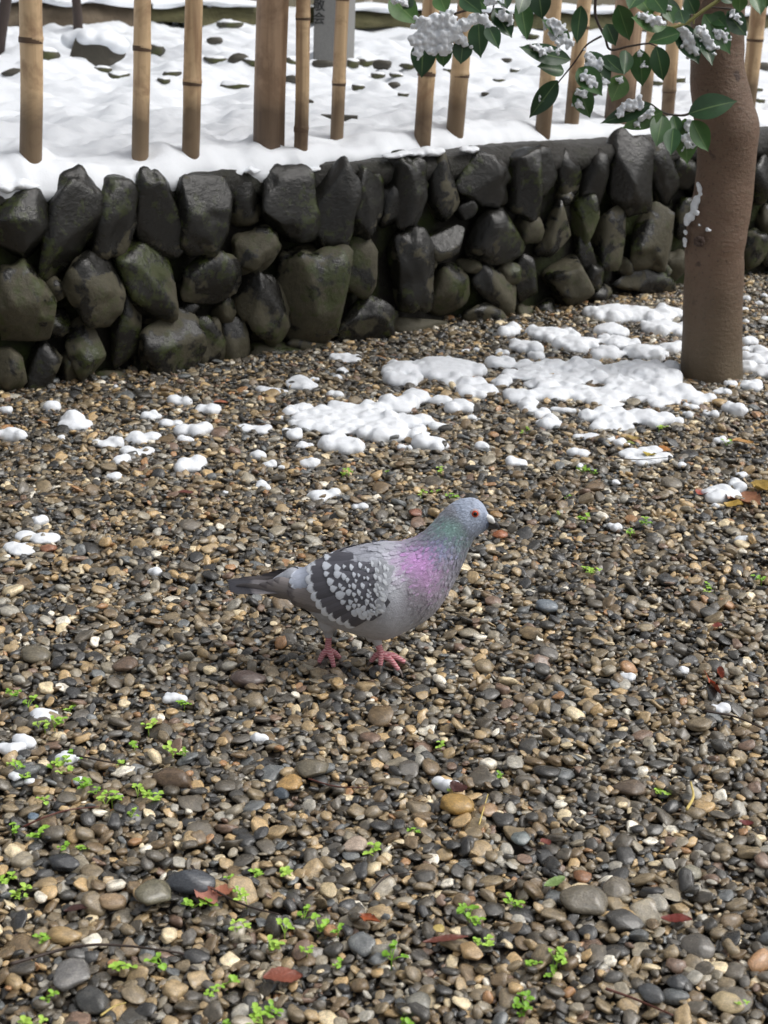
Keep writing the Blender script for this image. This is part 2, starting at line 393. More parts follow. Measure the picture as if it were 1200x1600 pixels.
# pebbles that are buried out of sight carry no weight: keep those near the surface
rest &= (P[:, 2] + scl[:, 2] > -.022)
gm = bpy.data.meshes.new('gravel'); gm.from_pydata([tuple(p) for p in P[rest]], [], [])
for nm, typ, arr in (('rot', 'FLOAT_VECTOR', rot[rest]), ('scl', 'FLOAT_VECTOR', scl[rest])):
    at = gm.attributes.new(nm, typ, 'POINT'); at.data.foreach_set('vector', np.ascontiguousarray(arr, np.float32).ravel())
at = gm.attributes.new('vid', 'INT', 'POINT'); at.data.foreach_set('value', vid[rest].astype(np.int32))
gravel = link('gravel', gm, ground); gravel.matrix_parent_inverse = Matrix.Translation((0, 0, ZOFF))
tag(gravel, 'wet river pebbles in grey brown and ochre covering the ground', kind='stuff')
ng = bpy.data.node_groups.new('scatter pebbles', 'GeometryNodeTree')
ng.interface.new_socket('Geometry', in_out='INPUT', socket_type='NodeSocketGeometry'); ng.interface.new_socket('Geometry', in_out='OUTPUT', socket_type='NodeSocketGeometry')
gi, go = ng.nodes.new('NodeGroupInput'), ng.nodes.new('NodeGroupOutput')
iop = ng.nodes.new('GeometryNodeInstanceOnPoints'); ci = ng.nodes.new('GeometryNodeCollectionInfo')
ci.inputs['Collection'].default_value = pcoll; ci.inputs['Separate Children'].default_value = True; ci.inputs['Reset Children'].default_value = True
def named(n, t):
    a = ng.nodes.new('GeometryNodeInputNamedAttribute'); a.data_type = t; a.inputs['Name'].default_value = n
    return [o for o in a.outputs if o.enabled and o.name == 'Attribute'][0]
ng.links.new(gi.outputs[0], iop.inputs['Points']); ng.links.new(ci.outputs[0], iop.inputs['Instance']); iop.inputs['Pick Instance'].default_value = True
ng.links.new(named('vid', 'INT'), iop.inputs['Instance Index']); ng.links.new(named('rot', 'FLOAT_VECTOR'), iop.inputs['Rotation']); ng.links.new(named('scl', 'FLOAT_VECTOR'), iop.inputs['Scale'])
ng.links.new(iop.outputs[0], go.inputs[0])
gmod = gravel.modifiers.new('scatter', 'NODES'); gmod.node_group = ng

# ================================================================== stone wall
wall = empty('stone_wall', wp(WLEN / 2)); tag(wall, 'low retaining wall of dark wet river stones below the bamboo fence', 'wall')
WL = wall.location
def local(vs_, org): return [Vector(v) - org for v in vs_]
# core with rough mortar face, and coping
V, Fc = [], []; ns, nz = 220, 36; S0, S1 = -1.1, 3.1
for i in range(ns + 1):
    s = S0 + (S1 - S0) * i / ns
    for j in range(nz + 1):
        z = -.06 + (WTOP + .05) * j / nz
        o = -.022 + .02 * noise.noise(Vector((s * 9, z * 9, 3))) + .012 * noise.noise(Vector((s * 31, z * 31, 8)))
        V.append(wp(s, o, z))
for i in range(ns):
    for j in range(nz):
        a = i * (nz + 1) + j; Fc.append((a, a + nz + 1, a + nz + 2, a + 1))
mesh_obj('mortar', local(V, WL), Fc, M_MORT, wall, loc=(0, 0, 0))
V, Fc = [], []; prof = [(-.34, -.5), (-.34, -.012), (-.2, .0), (-.1, .003), (-.03, .0), (0.0, -.008), (.012, -.024), (.008, -.05), (-.02, -.075)]
nc = 260
for i in range(nc + 1):
    s = S0 + (S1 - S0) * i / nc
    for o, dz in prof:
        nn = noise.noise(Vector((s * 7, o * 20, dz * 20))) * .012 + noise.noise(Vector((s * 33, o * 40, dz * 40))) * .005
        V.append(wp(s, o + (nn if dz > -.4 else 0), WTOP + dz + (nn * .6 if dz > -.4 else 0)))
for i in range(nc):
    for j in range(len(prof) - 1):
        a = i * len(prof) + j; Fc.append((a, a + len(prof), a + len(prof) + 1, a + 1))
mesh_obj('coping', local(V, WL), Fc, M_CAP, wall, loc=(0, 0, 0))
# every stone: long axis end points and half width, read off two enlargements (scale 2)
WS_L = [(65, 125, 65, 335, 95), (238, 112, 150, 370, 72), (350, 88, 325, 320, 68), (450, 90, 520, 365, 62), (615, 84, 615, 318, 100), (770, 88, 770, 238, 60), (885, 70, 880, 295, 92), (1030, 72, 1012, 320, 70), (1135, 70, 1112, 285, 62),
        (60, 380, 72, 598, 95), (270, 335, 278, 520, 92), (372, 298, 520, 505, 80), (640, 328, 640, 482, 84), (768, 262, 795, 375, 70), (748, 390, 855, 592, 74), (945, 315, 962, 615, 112), (1110, 280, 1100, 450, 58), (1120, 462, 1130, 622, 86),
        (15, 615, 20, 750, 50), (130, 618, 115, 772, 52), (250, 560, 255, 712, 62), (398, 448, 370, 690, 44), (492, 528, 565, 712, 88), (590, 545, 682, 682, 52), (720, 528, 712, 690, 58), (775, 640, 930, 648, 32), (310, 720, 440, 728, 26), (190, 520, 130, 580, 40),
        (460, 560, 440, 700, 30), (1000, 340, 1050, 380, 40), (660, 540, 640, 640, 40), (170, 400, 150, 480, 34), (560, 500, 600, 530, 30), (700, 470, 690, 540, 34), (880, 610, 1010, 640, 24), (215, 640, 205, 740, 26)]
WS_R = [(60, 122, 60, 322, 66), (165, 112, 192, 300, 54), (310, 118, 300, 255, 80), (430, 92, 420, 292, 66), (502, 92, 490, 222, 44), (575, 102, 575, 240, 50), (650, 102, 655, 262, 52), (755, 62, 750, 275, 74), (848, 90, 895, 252, 50), (935, 105, 940, 205, 50),
        (25, 200, 15, 330, 40), (66, 348, 70, 572, 72), (172, 330, 188, 415, 72), (330, 285, 330, 428, 90), (470, 283, 460, 372, 46), (550, 262, 510, 412, 48), (626, 238, 620, 382, 36), (712, 272, 690, 482, 54), (830, 268, 812, 442, 80), (938, 235, 942, 350, 46), (608, 358, 642, 452, 36),
        (442, 418, 430, 552, 46), (550, 430, 560, 562, 70), (205, 458, 195, 592, 60), (285, 452, 402, 582, 52), (255, 602, 385, 622, 38), (30, 640, 190, 652, 34), (490, 558, 490, 612, 46), (735, 492, 882, 502, 40), (665, 510, 660, 562, 46), (905, 408, 905, 492, 44),
        (1010, 90, 1010, 260, 60), (1085, 100, 1100, 250, 55), (1180, 112, 1182, 245, 45), (1020, 300, 1010, 420, 50), (1080, 280, 1085, 400, 50), (1150, 350, 1152, 452, 42), (1198, 262, 1196, 350, 34), (1200, 375, 1200, 445, 30), (1050, 430, 1080, 470, 36),
        (120, 410, 110, 450, 36), (270, 430, 262, 470, 32), (390, 440, 370, 500, 34), (650, 440, 640, 520, 36), (760, 430, 740, 480, 34), (400, 590, 440, 610, 26), (850, 460, 870, 480, 30), (560, 220, 570, 262, 26), (240, 250, 250, 300, 30)]
k = 0
for ox, oy, LST in ((0, 230, WS_L), (600, 190, WS_R)):
    for (x0, y0, x1, y1, hw) in LST:
        a = atplane(ox + x0 / 2, oy + y0 / 2, B0, WN); b = atplane(ox + x1 / 2, oy + y1 / 2, B0, WN); c = (a + b) / 2
        s = depth(c) / FPX; W = hw / 2 * s; ax = (b - a); L = max(ax.length / 2, .015); ax.normalize()
        if abs(x1 - x0) < abs(y1 - y0) * 1.2 or True:
            L = max(L, W * .6)
        ay = WN.cross(ax).normalized(); D = min(.075, max(.03, min(L, W) * .85))
        Vv, Ff = stone_verts(4 if hw > 60 else 3, 900 + k, amp=.34, sq=2.5, freq=1.15, facets=(5 if k % 3 else 9))
        out = .004 + .006 * math.sin(k * 2.1) + (.012 if hw > 60 else -.004) - .03 * (c.z / .4 - .5) * .6
        Vw = [c + ax * (v.x * L * 1.2) + ay * (v.y * W * 1.2) + WN * (v.z * D + out) for v in Vv]
        ol = c - WL
        me = bpy.data.meshes.new('stone'); me.from_pydata([tuple(v - c) for v in Vw], [], Ff); me.polygons.foreach_set('use_smooth', [True] * len(Ff)); me.materials.append(M_WST)
        o = link('stone', me, wall, ol)
        # texture space: object z must stay the height over the ground
        k += 1
# the wall goes on out of sight on both sides
for s in list(np.arange(-1.05, -.1, .12)) + list(np.arange(WLEN + .12, WLEN + .75, .12)):
    for z in (.06, .18, .3):
        c = wp(s + random.uniform(-.03, .03), 0, z); Vv, Ff = stone_verts(3, 1200 + k, amp=.22, sq=2.5, freq=1.05, facets=3)
        Vw = [WD * (v.x * .062) + Vector((0, 0, v.y * .066)) + WN * (v.z * .05) for v in Vv]
        o = mesh_obj('stone', Vw, Ff, M_WST, wall, loc=c - WL); k += 1

# ================================================================== snowy terrace behind the wall
def terr_h(s, q):
    p = Vector((s, q, 0)); far = min(1, max(0, (q - .5) / 1.0))
    h = .028 * noise.noise(p * 5) + .020 * noise.noise(p * 12 + Vector((3, 1, 0))) + .009 * noise.noise(p * 31) + .0025 * noise.noise(p * 70)
    h += far * (.035 * noise.noise(p * 3.1 + Vector((9, 2, 0))) + .028 * abs(noise.noise(p * 7 + Vector((4, 4, 0)))) + .008 * noise.noise(p * 25))
    return h
def edge_q(s):
    # distance of the snow's front edge behind the wall face
    t = min(1, max(0, s / 1.5))
    t = min(1, max(0, (s - .35) / 1.1)); wv = 1.5 - .8 * t
    e = -.016 + .085 * t * t * (3 - 2 * t) + wv * (.016 * noise.noise(Vector((s * 6, 0, 7))) + .02 * (.3 - 1.3 * abs(noise.noise(Vector((s * 9, 2, 7))))) + .010 * noise.noise(Vector((s * 30, 2, 7))))
    return e
def terr_z(s, q):
    e = q - edge_q(s)
    lip = 1 - math.exp(-max(0, e) / .022)
    return WTOP + .002 + (.034 + terr_h(s, q) * min(1, e / .1 + .3)) * lip + max(0, q - .6) * .004
ss = np.concatenate([np.linspace(-7, -1.2, 60, endpoint=False), np.linspace(-1.2, 3.2, 400), np.linspace(3.2, 11, 70)[1:]])
qq = np.concatenate([np.linspace(0, .5, 60, endpoint=False), .5 + 14 * np.linspace(0, 1, 240) ** 2.0])
V, Fc = [], []
for s in ss:
    e = edge_q(s)
    droop = max(0, .012 - e) * .55; zb = terr_z(s, e)
    for k_, (dq, dz) in enumerate(((.02, -.03), (.006, -.022), (-.001, -.011))): V.append(wp(s, -(e + dq), zb + dz - droop))
    for q0 in qq:
        q = q0 + e * max(0, 1 - q0 / .5)
        V.append(wp(s, -q, terr_z(s, q) - droop * math.exp(-q0 / .02)))
nq = len(qq) + 3
for i in range(len(ss) - 1):
    for j in range(nq - 1):
        a = i * nq + j; Fc.append((a, a + nq, a + nq + 1, a + 1))
terrace = mesh_obj('snow_field', V, Fc, M_SNOW); tag(terrace, 'lumpy snow covered ground behind the stone wall', 'snow', kind='structure')
def on_terr(px, py):
    d = ray(px, py); d = d / d.y; Y = 2.6
    while Y < 14:
        p = CP + d * Y; r = p - B0; q = -r.dot(WN)
        if q > .03 and p.z < terr_z(r.dot(WD), q): return p
        Y += .004
    return atz(px, py, WTOP + .06)

# ================================================================== bamboo fence
PST = [(48, 242, 48, 34, [60], 0), (219, 245, 223, 26, [73], 0), (298, 236, 303, 27, [127], 0), (470, 234, 474, 21, [25, 200], 0), (526, 217, 535, 20, [-5, 128], 0), (660, 215, 674, 26, [113], 0), (711, 203, 729, 27, [115], 0),
       (848, 207, 866, 24, [90], 0), (893, 192, 913, 22, [40], 0), (1008, 164, 1025, 18, [70], 0), (1043, 178, 1056, 20, [140], 0), (1166, 180, 1187, 24, [60], 0), (420, 222, 426, 48, [], 1), (966, 190, 985, 44, [], 1)]
fl = on_terr(526, 230)
fence = empty('bamboo_fence', fl); tag(fence, 'fence of weathered bamboo canes and cedar log posts standing in snow', 'fence')
def post_axis(px, py, tx):
    b = on_terr(px, py); t = atplane(tx, 0, b, WN); return b, (t - b).normalized()
for (px, py, tx, wd, nodes, kind) in PST:
    b, ax = post_axis(px, py, tx); r = wd / 2 * depth(b) / FPX; pts, rad = [], []
    Lp = 1.02; zs = [-.06] + list(np.linspace(0, Lp, 60)); nzs = []
    for ny_ in nodes:
        p = atplane(px + (tx - px) * (py - ny_) / py, ny_, b, WN); nzs.append((p - b).dot(ax))
    if not kind:
        step = .27; top = max(nzs) if nzs else .2
        extra = []
        while top < Lp - .1:
            top += step; extra.append(top)
        nzs += extra
        for nz_ in nzs: zs += [nz_ - .007, nz_ - .003, nz_, nz_ + .003, nz_ + .006]
    zs = sorted(zs)
    for z in zs:
        rr = r * (1.03 - .06 * z) * (1 + .025 * noise.noise(Vector((px, z * 5, 1))))
        for nz_ in nzs:
            d = z - nz_
            rr *= 1 + .07 * math.exp(-(d / .004) ** 2) + .03 * math.exp(-(d / .02) ** 2)
        pts.append(ax * z + WD * .003 * noise.noise(Vector((z * 4, px, 0)))); rad.append(rr)
    V, Fc = tube(pts, rad, 28 if kind else 20)
    if kind:
        # a drying split runs down the log's face
        for i, p in enumerate(pts):
            for s_ in range(28):
                v = V[i * 28 + s_]; d = (v - p); side = d.normalized()
                u = side.dot((WN * .85 + WD * .53).normalized())
                if u > .985: V[i * 28 + s_] = p + d * .72
    o = mesh_obj('log_post' if kind else 'cane', V, Fc, M_LOG if kind else M_BAM, fence, loc=b - fl)
    for nz_ in nzs:
        p = ax * nz_; rr = r * (1.03 - .06 * nz_) * 1.085
        Vn, Fn = tube([p - ax * .008, p - ax * .001, p + ax * .002], [rr * .985, rr, rr * .985], 20, caps=False)
        mesh_obj('joint', Vn, Fn, M_NODE, o)
# rails tie the canes together above
a, b = wp(-.9, -.16, WTOP + .72), wp(2.6, -.16, WTOP + .74)
for dz in (0, .2):
    V, Fc = tube([a + (b - a) * t + Vector((0, 0, dz)) for t in np.linspace(0, 1, 24)], [.017] * 24, 14); mesh_obj('rail', local(V, fl), Fc, M_BAM, fence)

# ================================================================== things on the terrace
M_ROCK = NM('snow dusted rock'); M = M_ROCK
v = M.coord('Object'); n = M.noise(v, 30, 5, .65); c = M.mix(n, rgba((44, 42, 36)), rgba((92, 88, 74))); c = M.mix(M.g(M.noise(v, 12, 3), .5, .65), c, rgba((78, 80, 44)))
geo = M.add('ShaderNodeNewGeometry'); sp = M.add('ShaderNodeSeparateXYZ'); M.l(geo.outputs['Normal'], sp.inputs[0])
f = M.g(M.math('ADD', sp.outputs['Z'], M.math('MULTIPLY', M.math('SUBTRACT', M.noise(v, 25, 4), .5), .9)), .5, .58)
M.base(M.mix(f, c, (.86, .885, .92, 1))); M.rough(.7); M.bump(n, .5, .01); M_ROCK = M.m
M_RDARK = mat_plain('dark damp rock', (66, 62, 52), .6, .45, 25, .6, .01)
M_MONU = mat_plain('grey speckled granite', (122, 121, 118), .65, .4, 260, .3, .002)
M_INK = mat_plain('dark carved lettering', (30, 30, 30), .8)
M_BANK = mat_plain('brown earth bank', (92, 80, 64), .8, .45, 18, .6, .02)
M_MOSS = mat_plain('mossy bank', (92, 88, 58), .85, .5, 22, .6, .02)
M_OLIVE = mat_plain('olive brown boards', (104, 98, 80), .7, .3, 30, .3, .004)

# snow-capped boulder
def rock(name, px, py, wpx, hpx, seed, mat, label, cat, group=None, dfac=.8, sink=.35, sub=3, facets=4):
    b = on_terr(px, py); s = depth(b) / FPX; Vv, Ff = stone_verts(sub, seed, amp=.2, sq=2.8, facets=facets)
    W, Hh = wpx / 2 * s, hpx * s / (2 - sink)
    Vv = [Vector((v.x * W, v.y * W * dfac, v.z * Hh + Hh * (1 - sink))) for v in Vv]
    o = mesh_obj(name, Vv, Ff, mat, loc=b + Vector((0, W * dfac * .6, 0))); tag(o, label, cat, group); return o, W, Hh
b = on_terr(143, 97); s = depth(b) / FPX
Vv, Ff = stone_verts(4, 77, amp=.14, sq=3.4, facets=5)
bo = mesh_obj('boulder', [Vector((v.x * 48 * s, v.y * 34 * s, v.z * 24 * s)) for v in Vv], Ff, M_RDARK, loc=b + Vector((0, .05, 15 * s))); tag(bo, 'dark flat boulder under a thick snow cap behind the bamboo fence', 'boulder')

def snow_lump(name, blobs, voxel, loc, seed=0, disp=.004, dscale=.02, parent=None, smooth_it=3):
    """blobs: (x, y, z, rx, ry, rz) relative to loc, fused into one soft lump"""
    V, Fc = [], []
    iv, iff = ico(3 if len(blobs) < 12 else 2)
    for bi, (x, y, z, rx, ry, rz) in enumerate(blobs):
        o = len(V)
        for v in iv:
            k = 1 + (.22 if len(blobs) > 12 else .12) * noise.noise(v * 1.7 + Vector((seed + bi * 3.1, bi, seed)))
            V.append((x + v.x * rx * k, y + v.y * ry * k, z + v.z * rz * k))
        Fc += [tuple(i + o for i in f) for f in iff]
    ob = mesh_obj(name, V, Fc, M_SNOW, parent, loc=loc)
    md = ob.modifiers.new('fuse', 'REMESH'); md.mode = 'VOXEL'; md.voxel_size = voxel; md.use_smooth_shade = True
    sm = ob.modifiers.new('soften', 'SMOOTH'); sm.factor = .5; sm.iterations = smooth_it
    if disp:
        tx = bpy.data.textures.new('snow grain', 'CLOUDS'); tx.noise_scale = dscale; tx.noise_depth = 3
        dm = ob.modifiers.new('grain', 'DISPLACE'); dm.texture = tx; dm.strength = disp; dm.mid_level = .5; dm.texture_coords = 'GLOBAL'
    return ob
caps = [(dx * s, random.uniform(-.03, .03), 30 * s + dz * s, 18 * s, 30 * s, 14 * s) for dx, dz in ((-36, 0), (-22, 4), (-8, 6), (6, 5), (18, 5), (30, 0), (38, -6))]
o = snow_lump('snow_pillow', caps, .008, b + Vector((0, .05, 0)), 3, .008, .05); tag(o, 'thick pillow of snow lying on the flat boulder', 'snow')

# granite monument with two visible characters
b = on_terr(515, 97); s = depth(b) / FPX
mon = empty('stone_monument', b); tag(mon, 'grey granite pillar with carved characters behind the bamboo fence', 'monument')
w2, dp = 26.5 * s, .16; rotm = Matrix.Rotation(math.radians(22), 4, 'Z')
bm = bmesh.new(); bmesh.ops.create_cube(bm, size=1)
bmesh.ops.scale(bm, vec=(w2 * 2, dp, 1.5), verts=bm.verts); bmesh.ops.translate(bm, vec=(0, dp / 2, .7), verts=bm.verts); bmesh.ops.bevel(bm, geom=bm.edges[:], offset=.004, segments=2, affect='EDGES')
me = bpy.data.meshes.new('pillar'); bm.to_mesh(me); bm.free(); me.materials.append(M_MONU); pl = link('pillar', me, mon); mon.rotation_euler.z = math.radians(-8)
for ch, py in (('敬', 9), ('会', 30)):
    cu = bpy.data.curves.new('t', 'FONT'); cu.body = ch; cu.size = 20 * s; cu.align_x = 'CENTER'; cu.align_y = 'CENTER'; cu.extrude = .0015
    to = bpy.data.objects.new('t', cu); COL.objects.link(to); bpy.context.view_layer.update()
    me = bpy.data.meshes.new_from_object(to.evaluated_get(bpy.context.evaluated_depsgraph_get())); bpy.data.objects.remove(to)
    p = aty(498, py, b.y) - b
    me.materials.clear(); me.materials.append(M_INK); lo = link('carved_character', me, mon, (p.x * 1.0, -.0015, p.z)); lo.rotation_euler = (math.radians(90), 0, 0)

# far bank, hedge, boards
def bank(name, px0, px1, py, hpx, mat, label, cat, seed, cap=True, dep_=.35):
    a, b_ = on_terr(px0, py), on_terr(px1, py); o0 = (a + b_) / 2; d = b_ - a; Ld = d.length; d.normalize(); nb = Vector((-d.y, d.x, 0)); hh = hpx * depth(o0) / FPX
    root = empty(name, o0); tag(root, label, cat)
    V, Fc = [], []; n_ = max(12, int(Ld / .04)); pr = [(0, -.1), (.0, .3), (.02, .7), (.05, .95), (.12, 1.02), (dep_, 1.0), (dep_ + .02, -.1)]
    for i in range(n_ + 1):
        for (q, h) in pr:
            k_ = noise.noise(Vector((i * .11 * 1.7, q * 8 + seed, h * 3))) 
            V.append(a + d * (Ld * i / n_) + nb * (q + k_ * .05) + Vector((0, 0, hh * h + k_ * .02)) - o0)
    for i in range(n_):
        for j in range(len(pr) - 1):
            c_ = i * len(pr) + j; Fc.append((c_, c_ + len(pr), c_ + len(pr) + 1, c_ + 1))
    mesh_obj('face', V, Fc, mat, root)
    if cap:
        V, Fc = [], []; pr2 = [(.0, .93), (-.03, 1.02), (-.02, 1.2), (.05, 1.32), (.2, 1.34), (dep_ + .05, 1.1)]
        for i in range(n_ + 1):
            for (q, h) in pr2:
                k_ = noise.noise(Vector((i * .23, q * 6 + seed, h * 4 + 5)))
                V.append(a + d * (Ld * i / n_) + nb * (q + k_ * .05) + Vector((0, 0, hh * (h + .25 * k_))) - o0)
        for i in range(n_):
            for j in range(len(pr2) - 1):
                c_ = i * len(pr2) + j; Fc.append((c_, c_ + len(pr2), c_ + len(pr2) + 1, c_ + 1))
        so_ = mesh_obj('snow_cover', V, Fc, M_SNOW, root)
    return root
bank('earth_bank', -160, 232, 38, 34, M_BANK, 'brown earth bank topped with snow far behind the boulder', 'bank', 1)
bank('mossy_bank', 236, 408, 36, 26, M_MOSS, 'low mossy bank under snow left of the granite pillar', 'bank', 5)
bank('rubble_edging', 545, 1500, 44, 22, M_MOSS, 'long low mossy stone edging under snow right of the granite pillar', 'edging', 9)
# board fence behind everything
a, b_ = on_terr(-300, 10), on_terr(1700, 12)
o0 = (a + b_) / 2; bf = empty('board_fence', o0); tag(bf, 'olive brown board fence closing the far end of the garden', 'fence')
d = (b_ - a); nbd = 30
for i in range(nbd):
    p = a + d * (i / nbd); q = a + d * ((i + .985) / nbd); z0, z1 = -.1, 1.9
    nb = Vector((-d.y, d.x, 0)).normalized() * .03
    V = [p + Vector((0, 0, z0)), q + Vector((0, 0, z0)), q + Vector((0, 0, z1)), p + Vector((0, 0, z1))]; V += [x + nb for x in V]
    mesh_obj('board', local(V, o0), [(0, 1, 2, 3), (5, 4, 7, 6), (1, 5, 6, 2), (4, 0, 3, 7), (3, 2, 6, 7)], M_OLIVE, bf, smooth=False)
# white stone post far off
b = on_terr(575, 16); s = depth(b) / FPX
sp_ = empty('stone_post', b); tag(sp_, 'small pale round stone post far behind the bamboo fence', 'post'); M_PALE = mat_plain('pale stone', (176, 170, 158), .7)
V, Fc = tube([Vector((0, 0, z)) for z in (-.05, .02, .3, .34, .36, .38)], [7 * s, 6.5 * s, 6.3 * s, 6.3 * s, 9 * s, 9 * s], 16); mesh_obj('shaft', V, Fc, M_PALE, sp_)
V, Fc = tube([Vector((0, 0, z)) for z in (.375, .4, .42)], [9.5 * s, 9.5 * s, 4 * s], 16); mesh_obj('cap', V, Fc, M_PALE, sp_)

# bare shrubs on the left
def shrub(px, py, rpx, label, seed, lean):
    b = on_terr(px, py); s = depth(b) / FPX; root = empty('bare_tree', b); tag(root, label, 'tree'); rs = random.Random(seed)
    pts = [Vector((lean * z + .012 * math.sin(z * 9 + seed), 0, z)) for z in np.linspace(-.05, 1.5, 16)]
    V, Fc = tube(pts, [rpx * s * (1 - .3 * i / 15) for i in range(16)], 12, wob=.12); mesh_obj('trunk', V, Fc, M_TWIG, root)
    for q in range(7):
        z = rs.uniform(.08, 1.2); a_ = rs.uniform(0, 6.28); L = rs.uniform(.25, .5); pp = [Vector((lean * z, 0, z))]
        dr = Vector((math.cos(a_), math.sin(a_) * .6, rs.uniform(.1, .7)))
        for j in range(5): pp.append(pp[-1] + (dr + Vector((rs.gauss(0, .3), rs.gauss(0, .3), rs.gauss(0, .25)))) * (L / 5))
        V, Fc = tube(pp, [.009, .008, .007, .005, .004, .002], 7); mesh_obj('branch', V, Fc, M_TWIG, root)
shrub(118, 46, 7.5, 'bare dark tree trunk rising just behind the snow capped boulder', 2, .05)
shrub(3, 82, 9, 'bare grey brown trunk leaning outward left of the snow capped boulder', 5, .12)
# hedge with snow balls on it
b = on_terr(285, 40); s = depth(b) / FPX; hd = empty('clipped_hedge', b); tag(hd, 'small dark green hedge speckled with clots of snow', 'hedge')
M_HEDGE = mat_plain('hedge leaf', (62, 70, 38), .6, .5, 40)
V, Fc = [], []
for i in range(1500):
    c = Vector((RNG.uniform(-52, 52) * s, RNG.uniform(-.1, .14), RNG.uniform(0, 30) * s)); d1 = Vector(RNG.normal(0, 1, 3)).normalized(); d2 = d1.orthogonal().normalized(); o = len(V); z_ = .014
    V += [c - d1 * z_, c + d2 * z_ * .5, c + d1 * z_, c - d2 * z_ * .5]; Fc.append((o, o + 1, o + 2, o + 3))
o = mesh_obj('foliage', V, Fc, M_HEDGE, hd, smooth=False); tag(o, kind='stuff')
V, Fc = [], []
iv, iff = ico(2)
for i in range(46):
    c = Vector((RNG.uniform(-52, 52) * s, -.11 + RNG.uniform(-.02, .05), RNG.uniform(2, 34) * s)); r = RNG.uniform(2.0, 4.8) * s; o = len(V)
    V += [c + Vector((v.x * r, v.y * r, v.z * r * 1.1)) * (1 + .3 * noise.noise(v * 1.5 + c * 50)) for v in iv]; Fc += [tuple(k_ + o for k_ in f_) for f_ in iff]
o = mesh_obj('snow_clots', V, Fc, M_SNOW, hd); tag(o, kind='stuff')

# rocks poking out of the snow
RK = [(20, 118, 34, 9), (160, 112, 26, 8), (185, 122, 30, 9), (150, 88, 22, 12), (70, 92, 40, 16), (335, 98, 36, 9), (372, 98, 30, 12), (392, 102, 26, 10), (455, 100, 26, 11), (505, 106, 34, 12), (548, 104, 26, 11), (570, 104, 30, 14), (598, 106, 30, 11), (640, 108, 32, 10),
      (366, 138, 42, 11), (455, 128, 22, 10), (560, 140, 20, 9), (590, 122, 22, 8), (615, 138, 18, 8), (255, 130, 20, 8), (240, 84, 30, 14), (335, 70, 24, 10), (356, 42, 44, 8), (630, 150, 16, 6), (790, 98, 22, 6), (780, 128, 18, 6), (805, 112, 16, 5), (760, 150, 16, 5), (700, 112, 14, 5), (905, 138, 30, 8), (930, 150, 20, 6),
      (1030, 132, 26, 9), (1060, 128, 24, 8), (1190, 108, 30, 9), (1180, 142, 26, 8), (830, 60, 24, 8), (760, 40, 30, 9), (1185, 160, 20, 7), (268, 118, 26, 7), (480, 160, 18, 4), (620, 120, 22, 7)]
for i, (px, py, w_, h_) in enumerate(RK):
    rock('garden_rock', px, py, w_ * 1.1, h_ * 1.15, 300 + i, M_ROCK if i % 3 else M_RDARK, '%s %s garden rock half buried in snow %s' % ('small' if w_ < 24 else 'larger', 'snow dusted' if i % 3 else 'bare dark', min((('beside the snow capped boulder', 140), ('behind the thick log post', 400), ('at the granite pillar', 515), ('beyond the paired canes', 690), ('beyond the leafy branch', 860), ('behind the reddish trunk', 1110)), key=lambda t_: abs(t_[1] - px))[0]), 'rock', 'rocks poking out of the snow', .7, .5, 2)
# a flat grey board lying in the snow
b = on_terr(530, 188); tag(mesh_obj('stone_slab', [Vector((x * .045, y * .018, z * .012)) for x, y, z in ((-1, -1, 0), (1, -1, 0), (1, 1, 0), (-1, 1, 0), (-1, -1, 1), (1, -1, 1), (1, 1, 1), (-1, 1, 1))], [(0, 1, 5, 4), (1, 2, 6, 5), (2, 3, 7, 6), (3, 0, 4, 7), (4, 5, 6, 7)], M_RDARK, smooth=False, loc=b), 'thin grey slab lying in the snow beside the slim canes', 'slab')

# ================================================================== tree at the right
tb = atz(1112, 592); tree = empty('evergreen_tree', tb); tag(tree, 'small evergreen tree with smooth reddish trunk and drooping glossy leaves', 'tree')
TPX = [(1112, 612, 103), (1112, 597, 98), (1112, 560, 94), (1113, 500, 92), (1115, 450, 91), (1116, 400, 92), (1120, 360, 94), (1127, 320, 93), (1132, 280, 90), (1136, 245, 90), (1137, 205, 95), (1130, 165, 93), (1122, 125, 86), (1121, 80, 84), (1122, 40, 83), (1124, 0, 82)]
pts, rad = [], []
for (px, py, wd) in TPX:
    p = aty(px, py, tb.y + .03); pts.append(p - tb); rad.append(wd / 2 * depth(p) / FPX)
top = pts[-1]
for q in range(1, 9): pts.append(top + Vector((.006 * q, .01 * q, .13 * q))); rad.append(rad[15] * (1 - .07 * q))
cp = catmull([tuple(p) + (r,) for p, r in zip(pts, rad)], 90)
V, Fc = tube([Vector(c[:3]) for c in cp], [c[3] for c in cp], 40, wob=.05)
trunk = mesh_obj('trunk', V, Fc, M_BARK, tree)
# knot
pk = aty(1092, 377, tb.y - .028) - tb
V, Fc = [], []
for i in range(7):
    a_ = i / 7 * 6.28; V0, F0 = stone_verts(2, 40 + i, .3); o = len(V); V += [pk + Vector((math.cos(a_) * .006, -.002, math.sin(a_) * .006)) + v * .0055 for v in V0]; Fc += [tuple(k_ + o for k_ in f_) for f_ in F0]
mesh_obj('knot', V, Fc, mat_plain('dark knot', (66, 50, 42), .7, .4, 200, .5, .003), tree)

